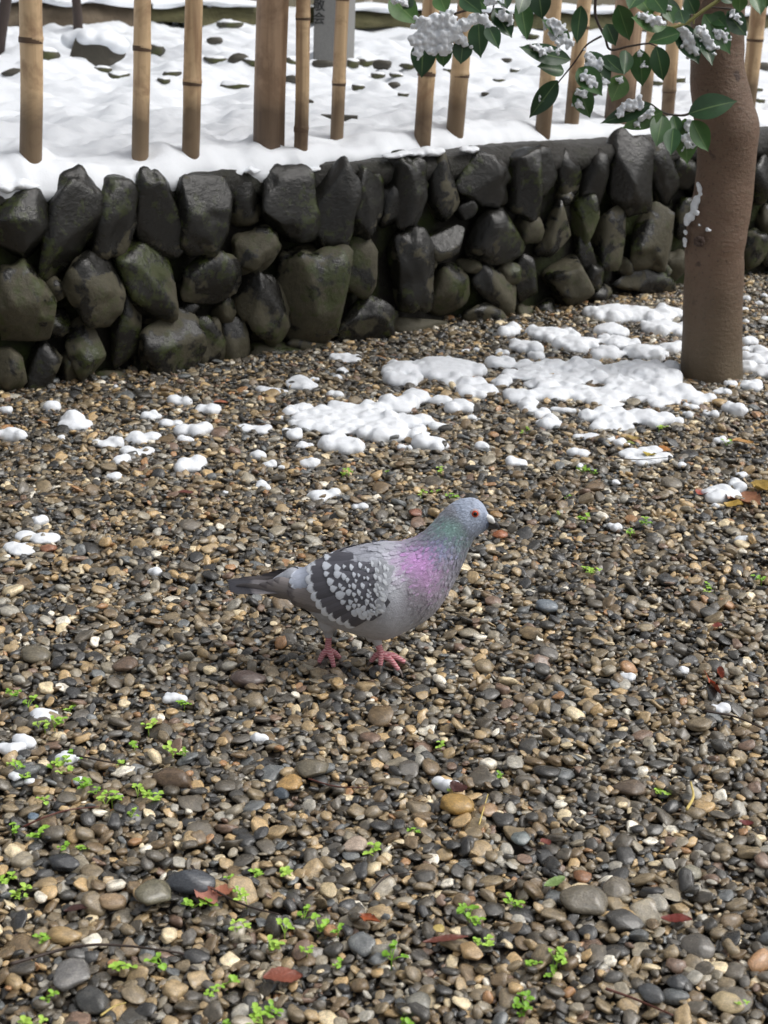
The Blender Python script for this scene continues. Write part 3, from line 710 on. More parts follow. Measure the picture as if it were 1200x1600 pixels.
# leaves
def leaf_mesh(L, W, curl, fold):
    V, Fc, UV = [], [], []; nu, nv = 12, 6
    for i in range(nu + 1):
        u = i / nu; wd = W * (math.sin(math.pi * min(1, u * 1.02) ** .82) ** .85 if 0 < u < 1 else 0)
        wd = max(wd, .0006); 
        if u > .88: wd *= max(.12, 1 - (u - .88) / .12 * .75)
        for j in range(nv + 1):
            v = j / nv - .5; V.append(Vector((2 * v * wd, abs(2 * v) ** 1.3 * wd * fold * -1 + math.sin(u * 3.14) * curl * L, -u * L))); UV.append((j / nv, u))
    for i in range(nu):
        for j in range(nv):
            a = i * (nv + 1) + j; Fc.append((a, a + 1, a + nv + 2, a + nv + 1))
    return V, Fc, UV
R2 = [(40, -20, 215, 150, 150), (340, -40, 392, 82, 100), (480, -20, 615, 85, 100), (240, 250, 235, 488, 135), (370, 280, 372, 420, 95), (495, 245, 480, 402, 110), (590, 135, 605, 364, 118), (650, 165, 718, 306, 84), (690, 50, 800, 238, 118), (850, -30, 895, 254, 112), (965, -60, 990, 122, 115), (1165, 250, 985, 120, 95),
      (1168, 372, 842, 292, 105), (1125, 442, 955, 415, 105), (1085, 502, 907, 738, 108), (170, -30, 120, 60, 90), (560, -40, 640, 60, 100), (730, -60, 770, 60, 90), (880, -60, 840, 90, 90)]
R3 = [(32, 35, 5, 275, 90), (262, 30, 335, 255, 112), (190, 150, 248, 288, 84), (385, -30, 480, 100, 120), (565, 165, 345, 108, 100), (662, 132, 480, -30, 118), (745, 85, 690, -30, 90), (650, 205, 452, 266, 110), (640, 150, 768, 402, 135), (752, 165, 852, 412, 112), (800, 88, 965, 340, 128), (945, 70, 1066, 225, 115),
      (1025, -30, 1022, 78, 82), (1110, -30, 1155, 95, 95), (310, 315, 300, 470, 84), (172, 348, 305, 465, 92), (400, 308, 415, 542, 115), (500, 288, 545, 508, 108), (295, 470, 222, 638, 118), (85, 320, 205, 540, 135), (15, 425, 165, 600, 125), (15, 545, 88, 738, 115), (470, 648, 152, 772, 96), (542, 698, 286, 802, 104),
      (540, 712, 500, 918, 118), (608, 800, 592, 972, 92), (682, 740, 695, 1028, 136), (725, 752, 828, 948, 112), (702, 712, 1008, 632, 142), (560, 20, 610, 150, 95), (650, 60, 680, 150, 80), (850, 85, 935, 165, 84), (900, -20, 985, 20, 70), (1180, -40, 1190, 50, 80), (610, 720, 640, 850, 70), (400, -40, 330, 60, 100), (470, -30, 560, 90, 110)]
LV = [(600 + a / 4, b / 4, 600 + c / 4, d / 4, w_ / 4) for a, b, c, d, w_ in R2] + [(900 + a / 4, b / 4, 900 + c / 4, d / 4, w_ / 4) for a, b, c, d, w_ in R3]
LEAFPOS = []
def lY(px, i): return tb.y - .16 + .05 * math.sin(i * 2.4) - .05 * (1110 - px) / 500
for i, (x0, y0, x1, y1, w_) in enumerate(LV):
    Yb = lY(x0, i); Yt = Yb - .02 + .025 * math.sin(i * 5.1)
    a, b = aty(x0, y0, Yb), aty(x1, y1, Yt); L = (b - a).length; W = w_ / 2 * depth(a) / FPX * 1.2
    Vl, Fl, UVl = leaf_mesh(L, W, .05 * math.sin(i * 1.7), .22 + .1 * math.sin(i))
    # frame: -Z of the leaf runs from stalk to tip, its face turns to -Y and slightly up
    zax = (a - b).normalized(); yax = Vector((.35 * math.sin(i * 1.3), 1, -.55 + .2 * math.sin(i * 3.3))); yax = (yax - zax * yax.dot(zax)).normalized(); xax = yax.cross(zax)
    me = bpy.data.meshes.new('leaf'); me.from_pydata([tuple(v) for v in Vl], [], Fl); me.polygons.foreach_set('use_smooth', [True] * len(Fl)); me.materials.append(M_LEAF)
    uvl = me.uv_layers.new(name='UVMap')
    for lp in me.loops: uvl.data[lp.index].uv = UVl[lp.vertex_index]
    o = link('leaf', me, tree); mt = Matrix.Identity(4)
    for r_ in range(3): mt[r_][0], mt[r_][1], mt[r_][2], mt[r_][3] = xax[r_], yax[r_], zax[r_], a[r_] - tb[r_]
    o.matrix_local = mt; LEAFPOS.append((a, b, W))
def twig(pp, r0, r1, mat, Yo=-.13):
    P3 = [aty(x, y, tb.y + Yo - .05 * (1110 - x) / 500) - tb for x, y in pp]; cpts = catmull([tuple(p) for p in P3], len(P3) * 6)
    V, Fc = tube([Vector(c) for c in cpts], list(np.linspace(r0, r1, len(cpts))), 8); return mesh_obj('twig', V, Fc, mat, tree)
z3 = lambda L: [(900 + a / 4, b / 4) for a, b in L]; z2 = lambda L: [(600 + a / 4, b / 4) for a, b in L]
twig(z3([(960, -80), (890, 0), (790, 70), (690, 143), (600, 172), (560, 165)]), .0042, .0022, M_GTWIG, -.15)
twig(z3([(735, 150), (735, 80), (690, 60)]), .0018, .0012, M_GTWIG, -.15)
twig(z3([(140, -90), (122, 0), (125, 110), (180, 230), (215, 310), (330, 290), (450, 272), (500, 287)]), .003, .0014, M_TWIG)
twig(z3([(160, 226), (100, 258), (55, 295), (-10, 390), (-115, 520)]), .002, .0013, M_TWIG)
twig(z3([(860, 620), (705, 712), (610, 718), (540, 700), (470, 650)]), .0026, .0014, M_TWIG, -.14)
twig(z2([(900, -60), (760, 0), (640, 30), (530, 60), (400, 100), (260, 160), (230, 240)]), .003, .0014, M_TWIG)
twig(z2([(690, 10), (680, 60), (660, 90)]), .0016, .001, M_TWIG)
twig(z3([(1000, 60), (920, 50), (840, 45)]), .002, .0014, M_TWIG, -.1)
# limbs that carry them, above the view, and the crown
for (pp, r0, r1) in (([(0, 0, .9), (-.1, -.09, .98), (-.25, -.17, .92), (-.45, -.19, .84)], .016, .004), ([(0, 0, .85), (-.06, -.08, .9), (-.12, -.15, .82), (-.15, -.16, .72)], .013, .004), ([(.0, 0, 1.1), (.2, .05, 1.35), (.35, .1, 1.6)], .022, .008), ([(.0, .02, 1.2), (-.1, .2, 1.5), (-.15, .3, 1.8)], .022, .008), ([(0, 0, 1.3), (-.12, -.1, 1.6), (-.2, -.12, 1.9)], .02, .007)):
    cpts = catmull([(p[0] + .02, p[1] + .03, p[2]) for p in pp], 18); V, Fc = tube([Vector(c) for c in cpts], list(np.linspace(r0, r1, 18)), 10); mesh_obj('limb', V, Fc, M_BARK, tree)
V, Fc = [], []
for i in range(260):
    d = Vector(RNG.normal(0, 1, 3)).normalized() * RNG.uniform(.25, 1) ** .5; c = Vector((.03 + d.x * .62, .12 + d.y * .6, 1.72 + d.z * .5)); ax = (Vector(RNG.normal(0, .6, 3)) + Vector((d.x, d.y, -.4))).normalized(); sd_ = ax.orthogonal().normalized(); o = len(V); L, W = .075, .017
    V += [c, c + ax * L * .45 + sd_ * W, c + ax * L, c + ax * L * .45 - sd_ * W]; Fc.append((o, o + 1, o + 2, o + 3))
me_o = mesh_obj('crown', V, Fc, M_LEAF, tree, smooth=False); tag(me_o, kind='stuff')

# snow on the leaves and on the trunk
LS = [(2, [(240, 150, 60), (320, 130, 70), (400, 120, 60), (250, 230, 70), (340, 220, 80), (430, 200, 80), (210, 280, 40), (300, 290, 50), (390, 290, 45), (470, 240, 55), (500, 150, 55), (560, 120, 55), (620, 120, 45), (660, 170, 40), (680, 205, 32), (370, 330, 35), (220, 330, 40)], 'big crumbly snow clump covering the leaves above two canes'),
      (2, [(735, 85, 32), (765, 110, 38), (795, 130, 25)], 'small snow dab on a drooping leaf next to the big clump'), (2, [(1020, 140, 38), (1070, 160, 45), (1110, 180, 35), (1060, 200, 35)], 'snow dab on the leaf above the sideways leaf'), (2, [(1060, 240, 28), (1110, 255, 38), (1160, 270, 32)], 'flat snow dab between two layered leaves'), (2, [(900, 285, 18), (950, 300, 26), (990, 320, 28), (1040, 310, 26), (1085, 325, 18)], 'thin snow streak on the sideways leaf'),
      (3, [(390, 95, 26), (430, 105, 32), (470, 120, 34), (515, 135, 32), (550, 145, 20)], 'snow strip along the leaf by the green twig'), (3, [(80, 350, 32), (110, 390, 42), (140, 430, 38), (90, 420, 30)], 'snow heap on the upper leaf of the dark trio'), (3, [(50, 480, 36), (90, 510, 40), (120, 530, 34), (180, 510, 30)], 'snow heap on the middle leaf of the dark trio'), (3, [(20, 580, 28), (50, 590, 30), (20, 650, 32), (40, 670, 22)], 'snow heap on the lowest leaf of the dark trio'),
      (3, [(660, 180, 32), (680, 220, 42), (700, 270, 44), (725, 310, 40), (740, 250, 30), (750, 345, 26)], 'thick snow on the broad leaf beside the trunk'), (3, [(770, 180, 30), (800, 210, 42), (820, 260, 42), (840, 300, 38), (850, 340, 24)], 'thick snow on the narrower leaf touching the trunk'), (3, [(880, 200, 26), (910, 215, 34), (940, 240, 26), (940, 275, 22)], 'snow patch on the folded leaf before the trunk'), (3, [(975, 85, 24), (1005, 110, 24), (1030, 140, 16)], 'snow flecks on the leaf right of the folded leaf'),
      (3, [(280, 690, 34), (320, 660, 40), (370, 650, 44), (410, 650, 26), (270, 720, 24)], 'rounded snow heap on the low rear leaf'), (3, [(380, 775, 26), (410, 740, 30), (450, 710, 30), (480, 690, 18)], 'snow streak down the low front leaf'), (3, [(700, 780, 32), (715, 810, 26), (690, 800, 20)], 'upper snow dab on the lowest hanging leaf'), (3, [(680, 870, 34), (720, 860, 38), (745, 880, 30), (700, 900, 30)], 'lower snow dab on the lowest hanging leaf'), (3, [(275, 495, 22), (290, 510, 14)], 'tiny snow dab on the small heart shaped leaf'), (3, [(575, 40, 18), (580, 60, 14)], 'tiny snow dab on the leaf above the green twig'), (3, [(400, 345, 18), (420, 410, 22), (395, 325, 14)], 'sparse snow flecks on the pointed hanging leaf'),
      (2, [(970, 600, 14), (975, 630, 16)], 'tiny snow fleck on the curved leaf over the wall'), (2, [(60, 10, 24), (130, 15, 28), (95, 5, 24)], 'snow on the topmost big leaf beside the big clump'), (2, [(650, 10, 34), (700, 8, 30), (740, 12, 26)], 'snow ridge on the twig over the big clump')]
for i, (z, bl, lab) in enumerate(LS):
    ox = 600 if z == 2 else 900; P3 = []
    cx_, cy_ = np.mean([q[0] for q in bl]) / 4 + ox, np.mean([q[1] for q in bl]) / 4
    # nearest leaf gives the distance
    best = min(LEAFPOS, key=lambda t: (proj((t[0] + t[1]) / 2)[0] - cx_) ** 2 + (proj((t[0] + t[1]) / 2)[1] - cy_) ** 2); Y = ((best[0] + best[1]) / 2).y - .003
    c0 = aty(cx_, cy_, Y); s = depth(c0) / FPX; bb = []
    for (x, y, r) in bl:
        p = aty(ox + x / 4, y / 4, Y) - c0; r = r / 4 * s * 1.05
        bb.append((p.x, p.y + .003, p.z, r * .72, min(r * .8, .008), r * .66))
        for _ in range(14):
            f_ = random.uniform(.2, .4); bb.append((p.x + random.gauss(0, r * .48), p.y + random.uniform(-.007, .003), p.z + random.gauss(0, r * .45), r * f_, min(r * f_, .006), r * f_))
    o = snow_lump('snow_clump', bb, .0018, c0, i, .0035, .005, smooth_it=2); tag(o, lab, 'snow', 'snow caught on the leaves')
bl = [(292, 283, 18), (272, 320, 22), (255, 360, 26), (262, 330, 22), (245, 400, 20), (215, 430, 22), (205, 460, 16), (270, 400, 12), (240, 430, 14), (200, 520, 12), (196, 570, 14), (195, 600, 8), (285, 475, 6), (330, 500, 10), (345, 503, 8), (285, 250, 14), (278, 230, 12)]
c0 = aty(1080, 320, tb.y + .012); s = depth(c0) / FPX; bb = []
for (x, y, r) in bl:
    near = x > 265 and y > 380
    p = aty(1020 + x / 3.9, 230 + y / 3.9, tb.y + (-.02 if near else .01)) - c0; r = r / 3.9 * s; bb.append((p.x, p.y, p.z, r, .016, r * 1.4))
o = snow_lump('snow_clump', bb, .0026, c0, 60, .004, .008, smooth_it=1); tag(o, 'snow plastered down one side of the reddish trunk', 'snow')

# ================================================================== snow on the wall edge
for i, (px, py, w_, h_, lab) in enumerate([(28, 292, 62, 22, 'snow cap draped over the end stone of the wall top'), (118, 285, 42, 18, 'small snow dab on a dark rounded wall top stone'), (395, 267, 24, 9, 'small snow dab on a lichen marked wall stone'), (491, 265, 30, 8, 'thin snow dab on the wall coping'), (622, 243, 52, 12, 'flat snow flake on the coping below the paired canes'), (665, 238, 60, 16, 'broad thin snow tongue on the coping below the paired canes'), (732, 234, 32, 10, 'lone snow flake on the bare coping')]):
    p = atplane(px, py, B0 + WN * .01, WN); z0 = min(max(p.z, WTOP - .02), WTOP + .03); p = atz(px, py, z0); s = depth(p) / FPX; bb = []
    for q in range(7):
        t = (q / 6 - .5) * .8; bb.append((WD.x * t * w_ * s + random.gauss(0, .004), WD.y * t * w_ * s + .012, random.gauss(0, .002), w_ * s * .2, .03, h_ * s * .45 * (1 - abs(t))))
    o = snow_lump('snow_lump', bb, .004, p, i, .004, .02); tag(o, lab, 'snow', 'snow along the wall top')

# ================================================================== snow on the gravel
def blob_of(px, py, w_, h_):
    f = atz(px, py + h_ / 2, 0.0); s = depth(f) / FPX; el = (CAM_H / (Vector((f.x, f.y, 0)) - CP).length)
    Wm = w_ * s; D = Wm * .85; T = (h_ * s - D * el) / .97
    if T < .007: T = .007; D = max(.012, (h_ * s - T * .97) / el)
    D = min(D, Wm * 1.3); T = min(T, .045, Wm * .62)
    return Vector((f.x, f.y + D / 2, 0)), Wm / 2, D / 2, T
def blobs_for(lst, c0, grow=1.0, high=1.1):
    out = []
    for (px, py, w_, h_) in lst:
        c, rx, ry, T = blob_of(px, py, w_, h_); p = c - c0; g_ = hz(c.x, c.y, .01) * .5; rx *= grow; ry *= grow ** 1.7; T *= high
        out.append((p.x, p.y, g_ + T * .05, rx * .85, ry * .85, T * .5))
        r0 = min(random.uniform(.013, .022), rx * .6); n_ = max(3, int(1.5 * rx * ry / r0 ** 2))
        for _ in range(n_):
            a = random.uniform(0, 6.28); q = random.uniform(0, 1) ** .5 * .85; r_ = r0 * random.uniform(.6, 1.15)
            out.append((p.x + math.cos(a) * rx * q, p.y + math.sin(a) * ry * q, g_ + T * .12, r_, min(r_ * 1.1, ry), min(T * 1.0, r_ * .95) * random.uniform(.65, 1.1)))
    return out
def Z7(l): return [(600 + a / 2, 450 + b / 2, c / 2, d / 2) for a, b, c, d in l]
PATCH1 = Z7([(190, 235, 230, 100), (60, 245, 120, 70), (60, 285, 100, 50), (230, 285, 80, 50), (290, 315, 140, 50), (180, 350, 60, 35), (240, 360, 90, 55), (100, 330, 100, 60), (50, 360, 110, 60), (70, 410, 110, 60), (30, 450, 100, 60), (155, 480, 100, 55), (170, 428, 60, 24), (95, 455, 100, 40), (10, 420, 80, 60), (-40, 440, 90, 60)]) + [(520, 660, 130, 36), (540, 690, 60, 36), (570, 640, 70, 30), (480, 662, 50, 20), (500, 650, 60, 24), (535, 640, 50, 24), (590, 650, 60, 30), (600, 672, 70, 30)]
PATCH2 = Z7([(390, 130, 75, 40), (530, 140, 130, 60), (440, 180, 100, 45), (600, 165, 120, 60), (615, 185, 60, 40), (480, 208, 50, 35), (720, 70, 160, 70), (820, 80, 150, 60), (900, 70, 90, 50), (710, 125, 110, 60), (880, 115, 140, 60), (740, 165, 120, 50), (700, 195, 90, 60), (820, 190, 120, 70), (900, 185, 80, 40),
             (380, 235, 90, 36), (450, 245, 90, 36), (540, 235, 90, 50), (590, 245, 80, 40), (440, 270, 150, 40), (650, 230, 60, 30), (560, 280, 180, 50), (700, 260, 200, 60), (830, 250, 160, 80), (880, 280, 120, 60), (430, 330, 110, 60), (450, 360, 70, 40), (530, 330, 110, 50), (620, 320, 140, 50), (700, 330, 160, 50), (800, 310, 160, 60), (900, 320, 140, 60), (970, 340, 120, 40),
             (700, 360, 120, 30), (680, 395, 100, 50), (750, 400, 150, 60), (830, 395, 110, 70), (720, 430, 120, 30), (640, 280, 120, 40), (760, 290, 140, 50), (900, 240, 70, 60), (480, 300, 90, 36), (660, 345, 120, 30), (860, 350, 120, 40), (370, 290, 70, 30)])
PATCH3 = Z7([(1160, 215, 80, 50), (1185, 195, 60, 50), (1145, 235, 70, 60), (1180, 250, 60, 50), (1150, 190, 50, 25), (1220, 210, 80, 60), (1250, 240, 90, 60), (1215, 255, 70, 40)])
for lst, lab in ((PATCH1, 'broad patchy sheet of melting snow on gravel in front of the stone wall'), (PATCH2, 'largest sheet of lumpy snow spreading from the tree foot over gravel'), (PATCH3, 'snow sheet on the far side of the reddish tree trunk')):
    cx_ = np.mean([q[0] for q in lst]); cy_ = np.mean([q[1] for q in lst]); c0 = atz(cx_, cy_, 0)
    o = snow_lump('snow_patch', blobs_for(lst, c0, 1.24, 1.5), .004, c0, 5, .004, .012, smooth_it=2); tag(o, lab, 'snow')
LMK = [('beside the reddish trunk', 1112, 600), ("close to the pigeon's tail", 375, 1010), ("close to the pigeon's feet", 560, 1045), ("in front of the pigeon's beak", 790, 1010), ('near the hooked snow lump', 1135, 775), ('near the ragged snow strip', 1010, 712), ('by the broad patchy snow sheet', 600, 665), ('by the largest snow sheet', 860, 610), ('near the ochre rounded stone', 452, 1232), ('near the brown flat stone', 270, 1225),
       ('near the pinkish fallen leaf', 322, 1410), ('near the grey oval stone', 110, 1535), ('near the long red brown leaf', 442, 1537), ('near the folded orange leaf', 575, 1446), ('near the two big grey stones', 930, 1410), ('near the cream stone', 1140, 1575), ('near the thin curled brown leaf', 696, 1478), ('near the forked orange leaf scrap', 1112, 1078), ('near the yellow ochre flat stone', 715, 1265), ('near the dark long stone', 97, 1357), ('near the dull red leaf scrap', 290, 776), ('near the salmon leaf scrap', 345, 634), ('among the snowy sprouts', 60, 1165)]
LMK = [(t, atz(x, y, 0)) for t, x, y in LMK]
def where(p):
    dw = (Vector((p.x, p.y, 0)) - B0).dot(WN); t, d = min(((t, math.hypot(p.x - q.x, p.y - q.y)) for t, q in LMK), key=lambda k_: k_[1])
    return 'at the foot of the stone wall' if dw < d and dw < .35 else t
LUMPS = [(8, 625, 22, 40), (78, 627, 36, 34), (15, 670, 46, 36), (112, 658, 68, 34), (92, 682, 18, 10), (165, 690, 44, 22), (213, 682, 54, 24), (213, 704, 50, 18), (186, 715, 32, 20), (176, 740, 30, 20), (293, 723, 56, 30), (281, 624, 40, 20), (318, 636, 44, 22), (239, 646, 30, 18), (262, 660, 36, 16), (300, 668, 50, 24), (290, 684, 26, 16), (180, 600, 9, 9),
         (400, 668, 48, 16), (399, 706, 26, 18), (419, 724, 28, 16), (440, 729, 14, 10), (481, 720, 38, 24), (410, 757, 30, 16), (500, 769, 54, 24), (565, 789, 28, 14), (57, 809, 34, 22), (52, 838, 56, 22), (28, 858, 58, 26), (238, 890, 26, 20), (352, 768, 10, 8), (470, 598, 60, 26), (425, 608, 60, 14), (525, 614, 30, 16), (475, 632, 40, 24), (455, 640, 40, 18), (440, 655, 16, 8), (455, 676, 40, 22), (473, 695, 30, 12), (543, 558, 58, 18), (536, 578, 22, 12), (526, 588, 22, 10), (490, 592, 14, 8)]
LUMPS += Z7([(275, 400, 40, 25), (300, 412, 30, 22), (365, 205, 45, 20), (300, 192, 36, 18), (255, 195, 30, 16), (480, 385, 90, 40), (515, 415, 100, 45), (580, 380, 100, 20), (920, 408, 50, 35), (960, 370, 50, 22), (955, 388, 40, 25), (305, 480, 55, 50), (422, 540, 70, 42), (655, 463, 130, 32), (616, 512, 80, 26), (745, 486, 70, 24), (935, 546, 35, 40), (1065, 474, 55, 24), (1115, 378, 75, 40), (1076, 360, 30, 20), (1020, 390, 50, 22), (1088, 296, 50, 35), (1155, 300, 90, 45), (1055, 322, 60, 26),
              (1185, 622, 40, 22), (1040, 678, 35, 22), (612, 555, 30, 22), (722, 602, 32, 30), (718, 740, 48, 32), (1118, 786, 52, 30), (1150, 150, 60, 60), (1130, 60, 30, 30), (1132, 100, 28, 22), (1130, 23, 30, 35), (1190, 20, 30, 25), (1170, 45, 30, 15), (1195, 95, 40, 30), (770, 518, 16, 20), (65, 500, 40, 20)])
LUMPS += [(270, 1084, 34, 30), (65, 1117, 56, 28), (38, 1155, 40, 34), (15, 1165, 40, 36), (97, 1180, 40, 34), (22, 1212, 30, 24), (403, 1153, 36, 14), (705, 1223, 46, 22), (982, 1055, 28, 20), (1070, 1042, 24, 24), (1124, 1108, 34, 20), (120, 1222, 20, 14), (48, 1222, 18, 14)]
for i, q in enumerate(LUMPS):
    c, rx, ry, T = blob_of(*q); o = snow_lump('snow_lump', blobs_for([q], Vector((c.x, c.y, 0))), max(.0022, min(.0035, rx * .12)), (c.x, c.y, 0), i, .0035, .012, smooth_it=2)
    tag(o, '%s %s snow lump on gravel %s' % ('tiny' if rx < .012 else 'small' if rx < .024 else 'wide', 'rounded' if T > rx * .8 else 'flat', where(c)), 'snow', 'loose snow lumps on the gravel')
for lst, lab in ((Z7([(790, 533, 70, 26), (812, 526, 90, 34), (845, 516, 80, 32)]), 'thin ragged strip of snow beside yellow leaves on gravel'), (Z7([(1045, 640, 80, 44), (1085, 635, 80, 48), (1112, 605, 45, 50), (1115, 580, 30, 20)]), 'hooked snow lump beside crumpled orange leaves')):
    c0 = atz(lst[0][0], lst[0][1], 0); o = snow_lump('snow_lump', blobs_for(lst, c0, 1.35), .003, c0, 9, .003, .012, smooth_it=1); tag(o, lab, 'snow')

# ================================================================== sprouts
M_SPR = NM('bright sprout leaf'); M = M_SPR; oi = M.add('ShaderNodeObjectInfo'); M.base(M.ramp(oi.outputs['Random'], [(0, rgba((122, 170, 52))), (.5, rgba((150, 194, 70))), (1, rgba((176, 208, 92)))])); M.rough(.45); M.b.inputs['Subsurface Weight'].default_value = .1; M.b.inputs['Subsurface Scale'].default_value = .002; M_SPR = M.m
SPM = []
for vnt in range(7):
    rs = random.Random(vnt); V, Fc = [], []
    for st in range(rs.randint(3, 6)):
        a = rs.uniform(0, 6.28); L = rs.uniform(.003, .010); tip = Vector((math.cos(a) * L, math.sin(a) * L, rs.uniform(.003, .008)))
        tube([Vector((0, 0, -.01)), Vector((0, 0, 0)), tip * .6 + Vector((0, 0, .001)), tip], [.0006, .0005, .0005, .0004], 5, V=V, Fc=Fc)
        for pr in range(rs.randint(2, 4)):
            b_ = rs.uniform(0, 6.28); out = Vector((math.cos(b_), math.sin(b_), rs.uniform(-.1, .45))).normalized(); sd_ = out.cross(Vector((0, 0, 1))).normalized(); up = sd_.cross(out); LL = rs.uniform(.0042, .0068); o = len(V)
            ring = []
            for t in np.linspace(0, 2 * math.pi, 10, endpoint=False):
                u = .5 - .5 * math.cos(t); wv = math.sin(t) * .40 * (1 - .15 * u)
                ring.append(tip + out * (u * LL) + sd_ * (wv * LL) + up * (.12 * LL * math.sin(u * 3.1) + abs(wv) * .2 * LL))
            V += ring; V.append(tip + out * LL * .5 + up * .08 * LL)
            for t in range(10): Fc.append((o + t, o + (t + 1) % 10, o + 10))
    me = bpy.data.meshes.new('sprout'); me.from_pydata([tuple(v) for v in V], [], Fc); me.polygons.foreach_set('use_smooth', [True] * len(Fc)); me.materials.append(M_SPR); SPM.append(me)
SPR = [(22, 1082), (43, 1100), (70, 1132), (110, 1105), (232, 1133), (288, 1095), (15, 1188), (95, 1192), (105, 1200), (82, 1196), (210, 1165), (270, 1172), (290, 1175), (195, 1190), (130, 1225), (75, 1250), (150, 1235), (175, 1245), (165, 1252), (230, 1240), (215, 1236), (240, 1245), (205, 1270), (20, 1295), (62, 1302), (98, 1322), (130, 1320), (25, 1390), (10, 1375), (36, 1396), (302, 1412), (330, 1412), (375, 1392), (385, 1402), (455, 1362), (400, 1363), (366, 1372), (585, 1332), (375, 1445), (368, 1452), (420, 1480), (445, 1452), (480, 1482), (475, 1430), (497, 1448), (528, 1450), (525, 1505), (190, 1506), (70, 1555), (330, 1550), (355, 1530), (50, 1596), (420, 1585), (432, 1578), (410, 1592), (360, 1596), (65, 1465), (255, 1505),
       (690, 1165), (645, 1297), (730, 1428), (735, 1442), (726, 1418), (757, 1472), (612, 1494), (865, 1492), (860, 1518), (870, 1498), (828, 1500), (810, 1578), (818, 1570), (625, 1596), (1155, 1566), (1035, 1240), (805, 1410), (785, 1210), (725, 1245), (697, 1228), (665, 765), (658, 770), (705, 775), (680, 768), (535, 738), (545, 736), (910, 732), (915, 728), (925, 736), (915, 807), (870, 800), (905, 805), (1000, 812), (985, 830), (885, 772), (925, 892), (918, 888), (1105, 922), (1112, 915), (1190, 902), (1180, 898), (610, 735), (690, 735), (1010, 815), (60, 1130), (85, 1130), (30, 1200), (40, 1210), (110, 1185), (1135, 690), (815, 672), (822, 668), (1030, 665)]
for i, (px, py) in enumerate(SPR):
    p = on_gravel(px, py + 5); o = link('sprout', SPM[i % 7], None, p + Vector((0, 0, -.001))); o.rotation_euler.z = i * 2.4; f_ = .85 + .25 * math.sin(i * 1.9); o.scale = (f_, f_, f_)
    tag(o, '%s bright green weed sprout %s' % ('tiny' if f_ < .75 else 'small' if f_ < .97 else 'leafy', where(p)), 'sprout', 'green sprouts in the gravel')

# ================================================================== fallen leaves, straws, twigs
def dead_leaf(px, py, L, Wp, ang, colr, label, seed, curl=.25):
    p = on_gravel(px, py); s = depth(p) / FPX; L *= s; W = Wp * s * .5; V, Fc = [], []; nu, nv = 12, 6; ca, sa = math.cos(math.radians(ang)), math.sin(math.radians(ang))
    for lay in (0, 1):
        for i in range(nu + 1):
            u = i / nu
            for j in range(nv + 1):
                v = j / nv * 2 - 1; wd = W * 1.6 * math.sin(math.pi * min(.99, max(.02, u))) ** .7 * (1 + .1 * math.sin(i * 2.6))
                x, y = (u - .5) * L, v * wd; z = curl * W * (v * v) + .25 * W * math.sin(u * 5 + seed) + .12 * W * noise.noise(Vector((u * 4, v * 3, seed)))
                V.append((x * ca - y * sa, x * sa + y * ca, z + .004 - lay * .0004))
    n1 = (nu + 1) * (nv + 1)
    for lay in (0, 1):
        for i in range(nu):
            for j in range(nv):
                a = lay * n1 + i * (nv + 1) + j; q = (a, a + 1, a + nv + 2, a + nv + 1); Fc.append(q if lay == 0 else q[::-1])
    o = mesh_obj('fallen_leaf', V, Fc, mat_plain('dead leaf', tuple(q * .85 + .15 * sum(colr) / 3 for q in colr), .4, .5, 160, .5, .004, .85), loc=p + Vector((0, 0, .003))); tag(o, label, 'leaf', 'fallen leaves on the gravel')
